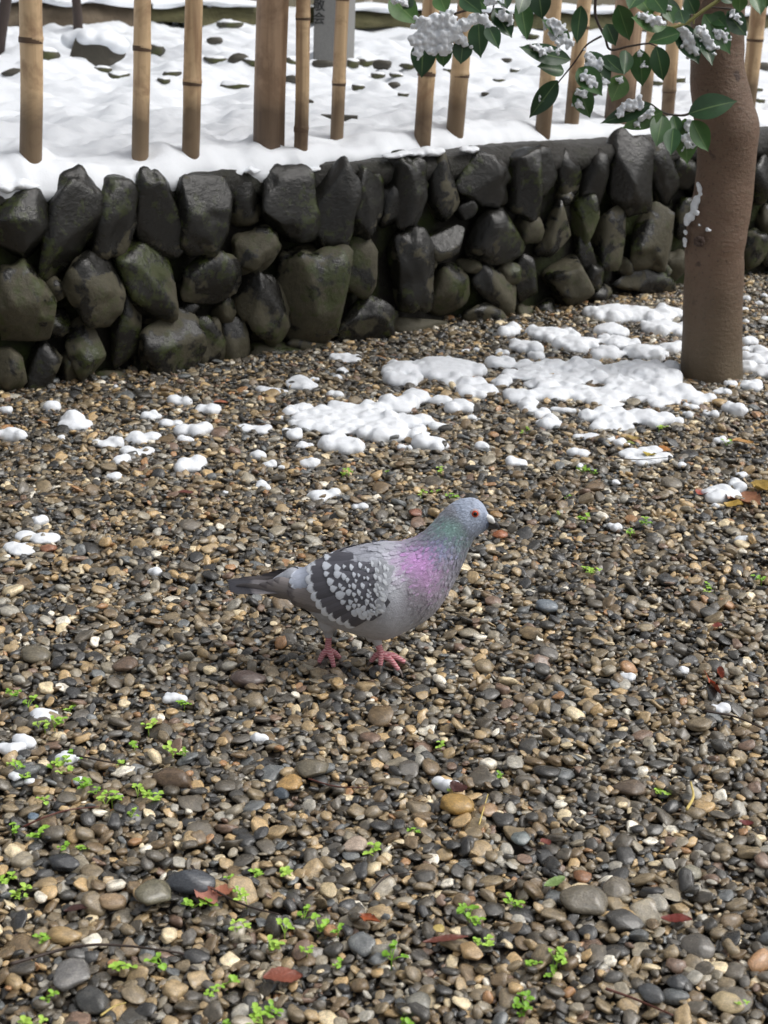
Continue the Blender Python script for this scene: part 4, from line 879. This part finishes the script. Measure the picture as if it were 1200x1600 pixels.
for i, a in enumerate([(442, 1537, 62, 24, 12, (150, 78, 56), 'long reddish brown fallen leaf lying across foreground pebbles'), (575, 1446, 24, 26, 60, (176, 84, 40), 'small folded orange fallen leaf among dark pebbles'), (322, 1410, 34, 32, 40, (196, 128, 108), 'pinkish fallen leaf tucked among green sprouts'), (349, 1402, 34, 18, 20, (186, 112, 80), 'orange brown fallen leaf next to the pinkish leaf'),
                       (1056, 1446, 48, 14, -6, (128, 44, 32), 'dark red narrow fallen leaf beyond the grey oval stone'), (696, 1478, 74, 10, 14, (122, 62, 46), 'thin curled red brown leaf below the sprout pair'), (685, 1462, 20, 12, -40, (206, 180, 96), 'pale yellow leaf scrap near the curled brown leaf'), (1112, 1078, 12, 44, 10, (196, 92, 56), 'bright orange forked leaf scrap near a snow fleck'), (1160, 786, 60, 38, 30, (170, 112, 76), 'crumpled orange brown leaf beside the hooked snow lump'),
                       (1190, 766, 34, 28, 30, (190, 154, 66), 'mustard yellow leaf behind the crumpled brown leaf'), (1145, 795, 30, 20, -20, (200, 160, 60), 'yellow leaf scrap in front of the crumpled brown leaf'), (1036, 710, 26, 18, 10, (196, 126, 58), 'amber leaf at the end of the ragged snow strip'), (1014, 716, 16, 14, 60, (206, 180, 60), 'lemon yellow leaf at the ragged snow strip'), (1160, 696, 34, 14, 5, (196, 140, 66), 'golden leaf behind the far right snow fleck'), (988, 690, 22, 12, 0, (186, 156, 80), 'straw coloured leaf next to a flat snow lump'), (1096, 776, 22, 14, -30, (180, 74, 52), 'red leaf left of the hooked snow lump'),
                       (866, 1388, 42, 12, 35, (128, 160, 84), 'narrow pale green fallen leaf among grey stones'), (716, 1240, 24, 20, 50, (84, 44, 38), 'dark maroon leaf by the snow topped sprout'), (345, 634, 22, 8, 0, (196, 116, 84), 'salmon leaf scrap near the small snow lumps'), (290, 776, 26, 10, 20, (120, 62, 52), 'dull red leaf scrap on gravel behind the pigeon'), (852, 1325, 18, 12, 20, (130, 62, 50), 'brick red leaf scrap between mid sized pebbles'), (1165, 1295, 22, 10, -10, (120, 44, 40), 'crimson leaf scrap at the gravel edge'), (1125, 1060, 10, 24, 0, (170, 78, 50), 'rusty leaf stub beside a white snow fleck'), (1120, 985, 16, 10, 0, (140, 58, 44), 'tiny rust red scrap right of the pigeon'), (120, 1430, 40, 10, 20, (72, 40, 34), 'dark wet leaf strip near the olive oval stone'), (985, 690 + 8, 14, 8, 0, (150, 160, 70), 'olive leaf scrap touching the straw coloured leaf')]):
    dead_leaf(*a, seed=i)
def ground_twig(pp, r, mat, label, name='twig', cat='twig', wob=.2):
    P3 = [on_gravel(x, y, .012) + Vector((0, 0, r + .006)) for x, y in pp]; o0 = P3[0].copy(); cpts = catmull([tuple(p - o0) for p in P3], len(P3) * 7)
    V, Fc = tube([Vector(c) for c in cpts], list(np.linspace(r, r * .55, len(cpts))), 8, wob=wob); o = mesh_obj(name, V, Fc, mat, loc=o0); tag(o, label, cat, 'twigs on the gravel')
M_RTWIG = mat_plain('red brown twig', (92, 50, 40), .5, .3); M_STRAW = mat_plain('straw', (206, 184, 110), .6)
ground_twig([(18, 1518), (60, 1506), (100, 1495), (150, 1488), (200, 1490), (250, 1496), (288, 1502)], .0016, M_TWIG, 'long knobbly black twig crossing under the grey oval stone')
ground_twig([(300, 1364), (318, 1390), (350, 1410), (390, 1428), (436, 1440)], .0014, M_TWIG, 'bent dark twig beside the pinkish leaf'); ground_twig([(36, 1302), (75, 1285), (110, 1275), (155, 1270)], .0011, M_RTWIG, 'thin reddish twig arching left of the brown flat stone')
ground_twig([(120, 1190), (160, 1198), (205, 1206)], .0011, M_TWIG, 'short dark twig near the snowy sprouts'); ground_twig([(945, 1556), (990, 1572), (1050, 1598)], .0013, M_RTWIG, 'red brown twig pointing at the cream stone'); ground_twig([(482, 1226), (525, 1238), (575, 1240)], .0009, M_RTWIG, 'fine reddish twig right of the ochre stone'); ground_twig([(470, 818), (500, 796), (545, 794), (605, 787)], .0009, M_TWIG, 'fine dark twig lying behind the pigeon'); ground_twig([(1100, 1120), (1150, 1130), (1196, 1150)], .0016, M_TWIG, 'dark twig below the right hand snow fleck')
ground_twig([(575, 1410), (604, 1380), (650, 1372)], .0009, M_TWIG, 'hair thin dark twig by the pale oval pebble'); ground_twig([(158, 1598), (178, 1584), (197, 1578)], .0009, M_STRAW, 'single yellow straw by the dark round stone', 'straw', 'straw', 0); ground_twig([(748, 1298), (756, 1270), (762, 1250)], .0008, M_STRAW, 'short pale straw among brown pebbles', 'straw', 'straw', 0); ground_twig([(1072, 1275), (1082, 1255), (1078, 1232)], .0016, M_STRAW, 'curled pale root piece among dark pebbles', 'root_piece', 'root', .3)
ground_twig([(960, 722), (1000, 724), (1050, 720)], .0009, M_TWIG, 'thin straight twig beside the amber leaf'); ground_twig([(72, 520 + 0), (100, 512), (150, 502)], .0011, M_STRAW, 'pale dry twig at the wall foot', 'twig', 'twig', .1)

# ================================================================== the pigeon
PG = atz(560, 1040, 0.0); PY = PG.y
def zp(X, Y): return 340 + X / 2.6087, 760 + Y / 2.6087          # enlargement -> photograph
def pc(X, Y, y=0.0):
    p = aty(*zp(X, Y), PY + y); return p - PG
SPX = depth(PG + Vector((0, 0, .1))) / FPX / 2.6087
pig = empty('pigeon', PG); tag(pig, 'grey pigeon with checkered wing and purple green neck walking on gravel', 'bird')
# sections: top and bottom outline points, half width factor
SEC = [((318, 385), (322, 420), 1.2), ((350, 345), (362, 486), .95), ((400, 318), (410, 528), .88), ((460, 293), (470, 556), .86), ((530, 266), (540, 578), .86), ((600, 250), (610, 597), .86), ((670, 240), (690, 604), .85), ((740, 233), (785, 572), .84), ((797, 215), (880, 513), .80), ((838, 190), (948, 418), .78), ((868, 160), (998, 318), .76), ((894, 132), (1025, 250), .76), ((918, 104), (1048, 210), .76), ((948, 76), (1072, 190), .74), ((995, 53), (1088, 178), .71), ((1045, 50), (1100, 165), .66), ((1082, 73), (1106, 152), .58), ((1100, 105), (1109, 143), .55), ((1108, 120), (1111, 134), .5)]
def loft(sec, nsec, nseg, infl=1.0):
    C = []
    for (a, b, wf) in sec:
        A, B_ = pc(*a), pc(*b); C.append((*A, *B_, wf))
    C = catmull(C, nsec); V, Fc, T = [], [], []
    for i, c in enumerate(C):
        A, B_ = Vector(c[:3]), Vector(c[3:6]); o = (A + B_) / 2; up = (A - B_) / 2; h = up.length; up.normalize(); hh = (math.dist(zp(0, 0), zp(0, 0)), h)[1]
        for s_ in range(nseg):
            a = 2 * math.pi * s_ / nseg; cs, sn = math.cos(a), math.sin(a)
            wd = h * c[6]; V.append(o + up * (cs * h * infl) + Vector((0, -sn * wd * infl, 0))); T.append((i / (nsec - 1), a))
    for i in range(nsec - 1):
        for s_ in range(nseg):
            a, b = i * nseg + s_, i * nseg + (s_ + 1) % nseg; Fc.append((a, b, b + nseg, a + nseg))
    Fc.append(tuple(reversed(range(nseg)))); Fc.append(tuple(range((nsec - 1) * nseg, nsec * nseg)))
    return V, Fc
def zoomof(v):
    q = Vector((v.x, -abs(v.y), v.z)) + PG; x, y = proj(q); return (x - 340) * 2.6087, (y - 760) * 2.6087
def gs(X, Y, cx, cy, rx, ry, p=2.0): return math.exp(-(((X - cx) / rx) ** 2 + ((Y - cy) / ry) ** 2) ** (p / 2))
def lerp(a, b, t): return tuple(a[i] + (b[i] - a[i]) * t for i in range(3))
def bodycol(v):
    X, Y = zoomof(v); c = (146, 150, 158)
    nz_ = noise.noise(v * 90) * .5 + noise.noise(v * 260) * .5
    c = lerp(c, (136, 138, 148), min(1, max(0, (400 - Y) / 150)))            # back
    c = lerp(c, (126, 122, 130), gs(X, Y, 850, 440, 130, 130))                # breast
    c = lerp(c, (176, 180, 186), .75 * gs(X, Y, 716, 350, 48, 130, 3))            # pale shoulder
    c = lerp(c, (150, 150, 155), gs(X, Y, 600, 580, 180, 60))
    c = lerp(c, (118, 118, 132), gs(X, Y, 880, 250, 110, 90) * .9)
    c = lerp(c, (112, 112, 124), gs(X, Y, 985, 300, 50, 110) * .8)
    c = lerp(c, (190, 140, 198), .9 * gs(X, Y, 822, 305, 78, 66, 2.4))  # neck sheen painted in as fixed patches: purple, then blue and green
    c = lerp(c, (176, 134, 182), .7 * gs(X, Y, 860, 380, 60, 60))
    c = lerp(c, (150, 156, 196), .65 * gs(X, Y, 915, 245, 55, 40))
    c = lerp(c, (148, 190, 182), .8 * gs(X, Y, 945, 172, 66, 42, 2.4))
    c = lerp(c, (128, 160, 162), .7 * gs(X, Y, 1000, 215, 40, 40))
    hd_ = min(1, max(0, (X - 960 - (Y - 100) * .55) / 30)) if Y < 205 else 0
    c = lerp(c, (150, 160, 178), hd_)
    c = lerp(c, (132, 140, 156), hd_ * .7 * gs(X, Y, 1030, 60, 60, 30))
    t = 1 + .10 * nz_
    return tuple(min(255, q * t) for q in c)
KB = 1.4
V, Fc = loft(SEC, 150, 96)
body = mesh_obj('body', V, Fc, None, pig)
ca = body.data.color_attributes.new('Col', 'FLOAT_COLOR', 'POINT')
BCOL = [rgba(bodycol(v), KB) for v in V]
ca.data.foreach_set('color', np.array(BCOL, np.float32).ravel())
M = NM('pigeon plumage'); at = M.add('ShaderNodeAttribute', attribute_name='Col'); v_ = M.coord('Object', (.55, 1, 1)); n = M.noise(v_, 320, 4, .6); n2 = M.noise(v_, 900, 3)
M.base(M.mix(.7, at.outputs['Color'], M.ramp(n, [(.3, (.8, .8, .8, 1)), (.7, (1.16, 1.16, 1.16, 1))]), 'MULTIPLY')); M.rough(.62); M.b.inputs['Sheen Weight'].default_value = .15
M.bump(M.math('ADD', n, n2), .35, .002); M_PLUM = M.m; body.data.materials.append(M_PLUM)
bvh = BVHTree.FromPolygons(V, Fc)
# soft contour feathers over the body
FV, FF, FCOL = [], [], []
rs = random.Random(4)
def add_feather(p, nrm, dr, L, W, col, lift=.16):
    sd_ = nrm.cross(dr).normalized(); o = len(FV); d = (dr + nrm * lift).normalized()
    FV.extend([p - d * L * .15, p + d * L * .35 + sd_ * W, p + d * L * .8 + sd_ * W * .75 + nrm * -.0002, p + d * L, p + d * L * .8 - sd_ * W * .75, p + d * L * .35 - sd_ * W, p + d * L * .45 + nrm * .0004])
    for t in range(6): FF.append((o + t, o + (t + 1) % 6, o + 6))
    FCOL.extend([col] * 7)
for i in range(150 - 1):
    pass
for _ in range(9000):
    i = rs.randrange(2, 134); s_ = rs.randrange(96); p = V[i * 96 + s_]; X, Y = zoomof(p)
    a_, b_ = V[(i - 1) * 96 + s_], V[i * 96 + (s_ + 1) % 96]
    dr = (a_ - p).normalized(); cen = sum((V[i * 96 + q] for q in range(0, 96, 12)), Vector()) / 8; nrm = (p - cen); nrm = (nrm - dr * nrm.dot(dr)).normalized()
    hd_ = X > 930 and Y < 200
    L = (.0042 if hd_ else .0065 if X > 780 else .009) * rs.uniform(.8, 1.2); jn = .0 if hd_ else .006; c = bodycol(p + Vector((rs.gauss(0, jn), 0, rs.gauss(0, jn)))); k_ = rs.uniform(.94, 1.07)
    add_feather(p + nrm * -.0002, nrm, (dr + Vector((rs.gauss(0, .08), rs.gauss(0, .08), rs.gauss(0, .08)))).normalized(), L, L * .3, rgba(tuple(min(255, q * k_) for q in c), KB), .012 if hd_ else .02)
pf = mesh_obj('contour_feathers', FV, FF, M_PLUM, pig); tag(pf, kind='stuff')
ca = pf.data.color_attributes.new('Col', 'FLOAT_COLOR', 'POINT'); ca.data.foreach_set('color', np.array(FCOL, np.float32).ravel())

# wing feathers are laid on a hull a little wider than the body
HSEC = [((40, 374), (42, 404), 1.6), ((120, 345), (128, 412), 1.15), ((210, 340), (222, 440), 1.0), ((300, 335), (310, 475), .95)] + [((a[0], a[1] - 2), (b[0], b[1] + 6), w_ * 1.06) for a, b, w_ in SEC[1:9]]
MSEC = [((225, 376), (230, 396), 1.1), ((265, 352), (272, 440), 1.0)] + HSEC[3:-2] + [((742, 233), (785, 572), .848), ((797, 220), (880, 508), .785)]
MV, MF = loft(MSEC, 70, 64, 1.0); mantle = mesh_obj('mantle', MV, MF, M_PLUM, pig)
ca = mantle.data.color_attributes.new('Col', 'FLOAT_COLOR', 'POINT'); ca.data.foreach_set('color', np.array([rgba(bodycol(v), KB) for v in MV], np.float32).ravel())
HV, HF = loft(HSEC, 110, 80, 1.01); hull = BVHTree.FromPolygons(HV, HF)
def onhull(X, Y, off):
    d = ray(*zp(X, Y)); hit = hull.ray_cast(CP - PG, d.normalized())
    if hit[0] is None:
        nr = min((hull.find_nearest(pc(X, Y, y_)) for y_ in np.linspace(-.06, .02, 9)), key=lambda t: t[3]); return nr[0] + Vector((0, -.5, .5 if Y < 400 else -.5)) * off
    n_ = hit[1] if hit[1].dot(d) < 0 else -hit[1]
    return hit[0] + n_ * off
def z5(x, y): return (440 + x / 5.4545 - 340) * 2.6087, (830 + y / 5.4545 - 760) * 2.6087
def mat_feather(name, dark, tip, edge0, mode):
    M = NM(name); uv = M.add('ShaderNodeUVMap'); sep = M.add('ShaderNodeSeparateXYZ'); M.l(uv.outputs[0], sep.inputs[0]); oi = M.add('ShaderNodeObjectInfo')
    v_ = M.coord('Object', rnd=True); n = M.noise(v_, 260, 4, .6)
    ab = M.math('ABSOLUTE', M.math('MULTIPLY', M.math('SUBTRACT', sep.outputs['X'], .5), 2.0))
    f = sep.outputs['Y']
    if mode == 'tri': f = M.math('ADD', M.math('ADD', f, M.math('MULTIPLY', ab, -.22)), M.math('MULTIPLY', M.math('SUBTRACT', oi.outputs['Random'], .5), .22))                   # pale wedge at the tip
    if mode == 'rim': f = M.math('ADD', f, M.math('MULTIPLY', M.math('POWER', ab, 3.0), .10))
    f = M.math('ADD', f, M.math('MULTIPLY', M.math('SUBTRACT', n, .5), .12))
    barb = M.add('ShaderNodeTexWave', wave_type='BANDS'); barb.bands_direction = 'Y'; barb.inputs['Scale'].default_value = 9; barb.inputs['Distortion'].default_value = 2
    cb = M.add('ShaderNodeCombineXYZ'); M.l(sep.outputs['X'], cb.inputs[0]); M.l(M.math('ADD', sep.outputs['Y'], M.math('MULTIPLY', ab, -.25)), cb.inputs[1]); M.l(cb.outputs[0], barb.inputs['Vector'])
    d2 = M.mix(oi.outputs['Random'], rgba(tuple(q * .88 for q in dark), KB), rgba(tuple(min(255, q * 1.1) for q in dark), KB))
    d2 = M.mix(M.ramp(ab, [(.0, (.35, .35, .35, 1)), (.07, (0, 0, 0, 1))]), d2, rgba(tuple(q * .6 for q in dark), KB))
    c = M.mix(M.g(f, edge0 - .025, edge0 + .025), d2, rgba(tip, KB)); c = M.mix(.25, c, M.ramp(barb.outputs['Fac'], [(0, (.8, .8, .8, 1)), (1, (1.1, 1.1, 1.1, 1))]), 'MULTIPLY')
    M.base(c); M.rough(.55); M.bump(barb.outputs['Fac'], .2, .001); return M.m
F_DARK = mat_feather('dark wing feather with pale rim', (78, 77, 84), (196, 200, 208), .86, 'rim'); F_CHK = mat_feather('checkered covert', (78, 78, 86), (188, 193, 202), .70, 'tri'); F_GREY = mat_feather('grey tertial', (134, 140, 154), (172, 178, 190), .965, 'rim')
F_GREY2 = mat_feather('grey scapular', (136, 140, 150), (150, 154, 164), .9, 'none')
F_FLY = mat_feather('brown grey flight feather', (112, 107, 107), (90, 86, 88), .86, 'none'); F_TAIL = mat_feather('tail feather', (98, 95, 98), (44, 44, 50), .68, 'none'); F_PALE = mat_feather('pale covert', (140, 143, 150), (180, 184, 190), .62, 'tri')
def feather_obj(parent, base, tip, W, mat, off0, off1, nu=9, nv=6, pw=.6, name='feather'):
    """base, tip in enlargement pixels; W half width in the same unit"""
    bx, by = base; tx, ty = tip; dx, dy = tx - bx, ty - by; L = math.hypot(dx, dy); nx, ny = -dy / L, dx / L; V, Fc, UV = [], [], []
    for i in range(nu + 1):
        u = 1 - (1 - i / nu) ** 1.9; wd = W * min(1, .45 + 1.1 * u) * (max(0, 1 - max(0, (u - .72) / .28) ** 2.2)) ** pw; wd = max(wd, W * .03)
        for j in range(nv + 1):
            v = j / nv * 2 - 1; V.append(onhull(bx + dx * u + nx * v * wd, by + dy * u + ny * v * wd, (off0 + (off1 - off0) * u) * .55 + .0006 * (1 - v * v))); UV.append((j / nv, u))
    for i in range(nu):
        for j in range(nv):
            a = i * (nv + 1) + j; Fc.append((a, a + 1, a + nv + 2, a + nv + 1))
    me = bpy.data.meshes.new(name); me.from_pydata([tuple(v) for v in V], [], Fc); me.polygons.foreach_set('use_smooth', [True] * len(Fc)); me.materials.append(mat)
    ul = me.uv_layers.new(name='UVMap')
    for lp in me.loops: ul.data[lp.index].uv = UV[lp.vertex_index]
    return link(name, me, parent)
wing = bpy.data.objects.new('wing', None); COL.objects.link(wing); wing.parent = pig
def poly(L, t):
    d = [0]
    for a, b in zip(L, L[1:]): d.append(d[-1] + math.dist(a, b))
    x = t * d[-1]
    for i in range(len(L) - 1):
        if x <= d[i + 1] or i == len(L) - 2:
            u = (x - d[i]) / (d[i + 1] - d[i]); return (L[i][0] + (L[i + 1][0] - L[i][0]) * u, L[i][1] + (L[i + 1][1] - L[i][1]) * u)
ARC_A = [z5(*p) for p in ((250, 280), (215, 370), (215, 460), (260, 560), (330, 670), (430, 740), (545, 785))]
ARC_B = [z5(*p) for p in ((375, 250), (355, 330), (385, 420), (440, 520), (520, 610), (610, 700), (730, 735))]
ARC_F = [z5(*p) for p in ((880, 200), (905, 280), (905, 350), (895, 420), (880, 500), (865, 580), (850, 660))]
# flight feathers below the coverts
for i, (b_, t_, w_) in enumerate([((430, 470), (100, 410), 18), ((420, 455), (75, 402), 18), ((410, 440), (170, 396), 17), ((400, 430), (200, 388), 18), ((390, 420), (230, 380), 18)]): feather_obj(wing, b_, t_, w_, F_FLY, .0005 + i * .0005, .001 + i * .0006, name='flight_feather')
for i, (b_, t_, w_) in enumerate([((470, 515), (300, 462), 20), ((460, 490), (290, 440), 22), ((455, 465), (285, 420), 24), ((460, 440), (290, 400), 26)]): feather_obj(wing, b_, t_, w_, F_FLY, .002 + i * .0004, .0025 + i * .0005, name='flight_feather')
for i, (b_, t_, w_) in enumerate([((500, 360), (300, 408), 26), ((520, 340), (292, 392), 30), ((540, 322), (298, 372), 26)]): feather_obj(wing, b_, t_, w_, F_GREY, .004 + i * .0006, .0042 + i * .0006, name='tertial')
def row(A, t0, t1, n, L, W, mat, off, jit=0.0, dirF=ARC_F, name='covert'):
    rr = random.Random(n * 7 + int(off * 1e5))
    for k_ in range(n):
        t = t0 + (t1 - t0) * (n - 1 - k_) / max(1, n - 1); tip = A(t); f_ = poly(dirF, min(1, max(0, t * .9 + .03))); dx, dy = f_[0] - tip[0], f_[1] - tip[1]; l_ = math.hypot(dx, dy)
        tip = (tip[0] + rr.gauss(0, jit), tip[1] + rr.gauss(0, jit)); Lk = L * rr.uniform(.92, 1.08)
        feather_obj(wing, (tip[0] + dx / l_ * Lk, tip[1] + dy / l_ * Lk), tip, W * rr.uniform(.92, 1.1), mat, off, off + .0006 + k_ * .00005, nu=8, nv=5, pw=.36, name=name)
row(lambda t: poly(ARC_A, t), 0.0, 1, 10, 150, 24, F_DARK, .0050)
row(lambda t: poly(ARC_B, t), 0.0, 1, 11, 120, 22, F_CHK, .0066, 1)
def between(s_): return lambda t: tuple(poly(ARC_B, t)[i] + (poly(ARC_F, t)[i] - poly(ARC_B, t)[i]) * s_ for i in range(2))
for s_, n_, L_, W_, mt_ in ((.17, 10, 78, 17, F_CHK), (.31, 10, 64, 15, F_CHK), (.44, 10, 54, 14, F_CHK), (.56, 10, 46, 12.5, F_CHK), (.67, 10, 38, 11.5, F_CHK), (.76, 9, 36, 12, F_PALE), (.86, 9, 34, 13, F_PALE), (.95, 9, 34, 14, F_PALE)):
    row(between(s_), 0.12 + s_ * .12, 1, n_, L_, W_ * 1.08, mt_, .0066 + s_ * .006, 5)
# small back feathers blend the mantle into the wing
FV, FF, FCOL = [], [], []; nM = 64
for _ in range(900):
    i = rs.randrange(26, 64); s_ = rs.choice(list(range(0, 13)) + list(range(52, 64))); p = MV[i * nM + s_]; dr = (MV[(i - 1) * nM + s_] - p).normalized(); cen = sum((MV[i * nM + q] for q in range(0, nM, 8)), Vector()) / 8; nrm = p - cen; nrm = (nrm - dr * nrm.dot(dr)).normalized()
    k_ = rs.uniform(.95, 1.06); L = .013 * rs.uniform(.8, 1.2); add_feather(p, nrm, (dr + Vector((rs.gauss(0, .08), rs.gauss(0, .08), rs.gauss(0, .05)))).normalized(), L, L * .33, rgba(tuple(q * k_ for q in bodycol(p)), KB), .02)
bf_ = mesh_obj('back_feathers', FV, FF, M_PLUM, pig); tag(bf_, kind='stuff'); ca = bf_.data.color_attributes.new('Col', 'FLOAT_COLOR', 'POINT'); ca.data.foreach_set('color', np.array(FCOL, np.float32).ravel())
# the other wing is the mirror image
wing2 = bpy.data.objects.new('wing', None); COL.objects.link(wing2); wing2.parent = pig; wing2.scale = (1, -.95, 1); wing2.location = (0, 0, -.0015)
for ch in list(wing.children):
    c = ch.copy(); COL.objects.link(c); c.parent = wing2
# tail
tail = bpy.data.objects.new('tail', None); COL.objects.link(tail); tail.parent = pig
tb0, tb1 = pc(345, 400), pc(42, 388)
for i in range(11):
    a = (i - 5) * .022; L = (tb1 - tb0).length * (1 - .0018 * (i - 5) ** 2); ax = (tb1 - tb0).normalized(); ax = (ax * math.cos(a) + Vector((0, math.sin(a), 0))).normalized(); sd_ = ax.cross(Vector((0, 0, 1))).normalized(); up = sd_.cross(ax); V, Fc, UV = [], [], []
    for lay in (0, 1):
        for q in range(11):
            u = q / 10; wd = .0078 * min(1, .5 + .9 * u) * (1 - max(0, (u - .86) / .14) ** 2.5) ** .6; wd = max(wd, .0005)
            for j in range(5):
                v = j / 4 * 2 - 1; V.append(tb0 + Vector((0, (i - 5) * .0018, 0)) + ax * (L * u) + sd_ * (v * wd) + up * ((.0012 * (1 - v * v)) - abs(i - 5) * .0009 - lay * .0004)); UV.append((j / 4, u))
    for lay in (0, 1):
        for q in range(10):
            for j in range(4):
                c = lay * 55 + q * 5 + j; f_ = (c, c + 1, c + 6, c + 5); Fc.append(f_ if lay == 0 else f_[::-1])
    me = bpy.data.meshes.new('tail_feather'); me.from_pydata([tuple(v) for v in V], [], Fc); me.polygons.foreach_set('use_smooth', [True] * len(Fc)); me.materials.append(F_TAIL); ul = me.uv_layers.new(name='UVMap')
    for lp in me.loops: ul.data[lp.index].uv = UV[lp.vertex_index]
    link('tail_feather', me, tail)
# beak, cere, eyes
M_BEAK = mat_plain('dark beak', (62, 60, 62), .4, .2, 300); M_CERE = mat_plain('white cere', (226, 226, 224), .7, .1, 300, .3, .001)
def spindle(pts, rad, mat, name, squash=1.0, parent=pig):
    cpt = catmull([tuple(p) + (r,) for p, r in zip(pts, rad)], 22); Vv, Ff = tube([Vector(c[:3]) for c in cpt], [max(.0002, c[3]) for c in cpt], 14)
    if squash != 1: Vv = [Vector((v.x, v.y * squash, v.z)) for v in Vv]
    return mesh_obj(name, Vv, Ff, mat, parent)
spindle([pc(1090, 138), pc(1112, 146), pc(1130, 153), pc(1142, 166), pc(1143, 174)], [.0052, .0046, .0036, .0022, .0006], M_BEAK, 'upper_beak', .8)
spindle([pc(1088, 152), pc(1108, 160), pc(1125, 166), pc(1138, 172)], [.0044, .0034, .0024, .0008], M_BEAK, 'lower_beak', .8)
for sg in (-1, 1):
    Vv, Ff = stone_verts(3, 5, .12); c = pc(1107, 131, sg * .0035); mesh_obj('cere', [c + Vector((v.x * .0066 + v.z * -.0006, v.y * .0038, v.z * .0048 - v.x * .0026)) for v in Vv], Ff, M_CERE, pig)
M_IRIS = mat_plain('orange iris', (196, 74, 44), .15, .2, 400, 0); M_PUP = mat_plain('black pupil', (10, 9, 9), .05, 0, 10, 0); M_LID = mat_plain('pale eye ring', (186, 176, 182), .6, .1, 300, .2, .001)
ed = ray(*zp(1049, 111)).normalized(); hit = bvh.ray_cast(CP - PG, ed); ec = hit[0]; en = Vector((.12, -1, .12)).normalized()
for sg in (1, -1):
    fl_ = lambda v: Vector((v.x, v.y * sg, v.z)); e1 = en.orthogonal().normalized(); e2 = en.cross(e1)
    eye = bpy.data.objects.new('eye', None); COL.objects.link(eye); eye.parent = pig
    iv, iff = ico(3)
    mesh_obj('eyelid', [fl_(ec + (e1 * v.x + e2 * v.y) * .0060 + en * (v.z * .0016)) for v in iv], iff, M_LID, eye)
    mesh_obj('iris', [fl_(ec + (e1 * v.x + e2 * v.y) * .0044 + en * (v.z * .0024 + .0002)) for v in iv], iff, M_IRIS, eye)
    mesh_obj('pupil', [fl_(ec + (e1 * v.x + e2 * v.y) * .0025 + en * (v.z * .0012 + .0018)) for v in iv], iff, M_PUP, eye)
# legs
M = NM('pink scaly leg'); v_ = M.coord('Object'); wv = M.add('ShaderNodeTexWave', wave_type='BANDS'); wv.bands_direction = 'Z'; wv.inputs['Scale'].default_value = 110; wv.inputs['Distortion'].default_value = 3; M.l(v_, wv.inputs['Vector'])
M.base(M.mix(M.g(wv.outputs['Fac'], .3, .6), rgba((200, 116, 126)), rgba((222, 164, 168)))); M.rough(.5); M.bump(wv.outputs['Fac'], .4, .002); M_LEG = M.m
M_CLAW = mat_plain('pale claw', (120, 110, 106), .5)
def leg(knee, ankle, foot, yoff, toes, lab):
    root = bpy.data.objects.new('leg', None); COL.objects.link(root); root.parent = pig
    k_, an, ft = pc(*knee, yoff * .8), pc(*ankle, yoff), pc(*foot, yoff)
    spindle([k_ + Vector((0, 0, .03)), k_, (k_ + an) / 2, an], [.016, .0125, .0072, .0046], M_PLUM_LEG, 'thigh', 1.0, root)
    spindle([k_ * .25 + an * .75, an, (an + ft) / 2, ft, ft - Vector((0, 0, .002))], [.0038, .0041, .0038, .0044, .003], M_LEG, 'shank', 1.0, root)
    for (tx, ty, dy) in toes:
        t = pc(tx, ty, yoff + dy); m_ = (ft + t) / 2 + Vector((0, 0, .0035)); d_ = (t - m_).normalized()
        spindle([ft, m_, t], [.0042, .0036, .0026], M_LEG, 'toe', 1.0, root); spindle([t - d_ * .001, t + d_ * .004, t + d_ * .008 + Vector((0, 0, -.0035))], [.0024, .0017, .0004], M_CLAW, 'claw', 1.0, root)
M_PLUM_LEG = mat_plain('pale thigh down', (186, 186, 190), .8, .15, 300, .3, .002)
leg((452, 560), (452, 612), (450, 668), .010, [(412, 718, -.004), (474, 736, -.012), (508, 716, .012), (440, 690, .02)], 'near')
leg((640, 600), (655, 645), (668, 685), -.012, [(762, 716, .004), (738, 748, -.01), (664, 730, -.008), (626, 712, .006)], 'far')
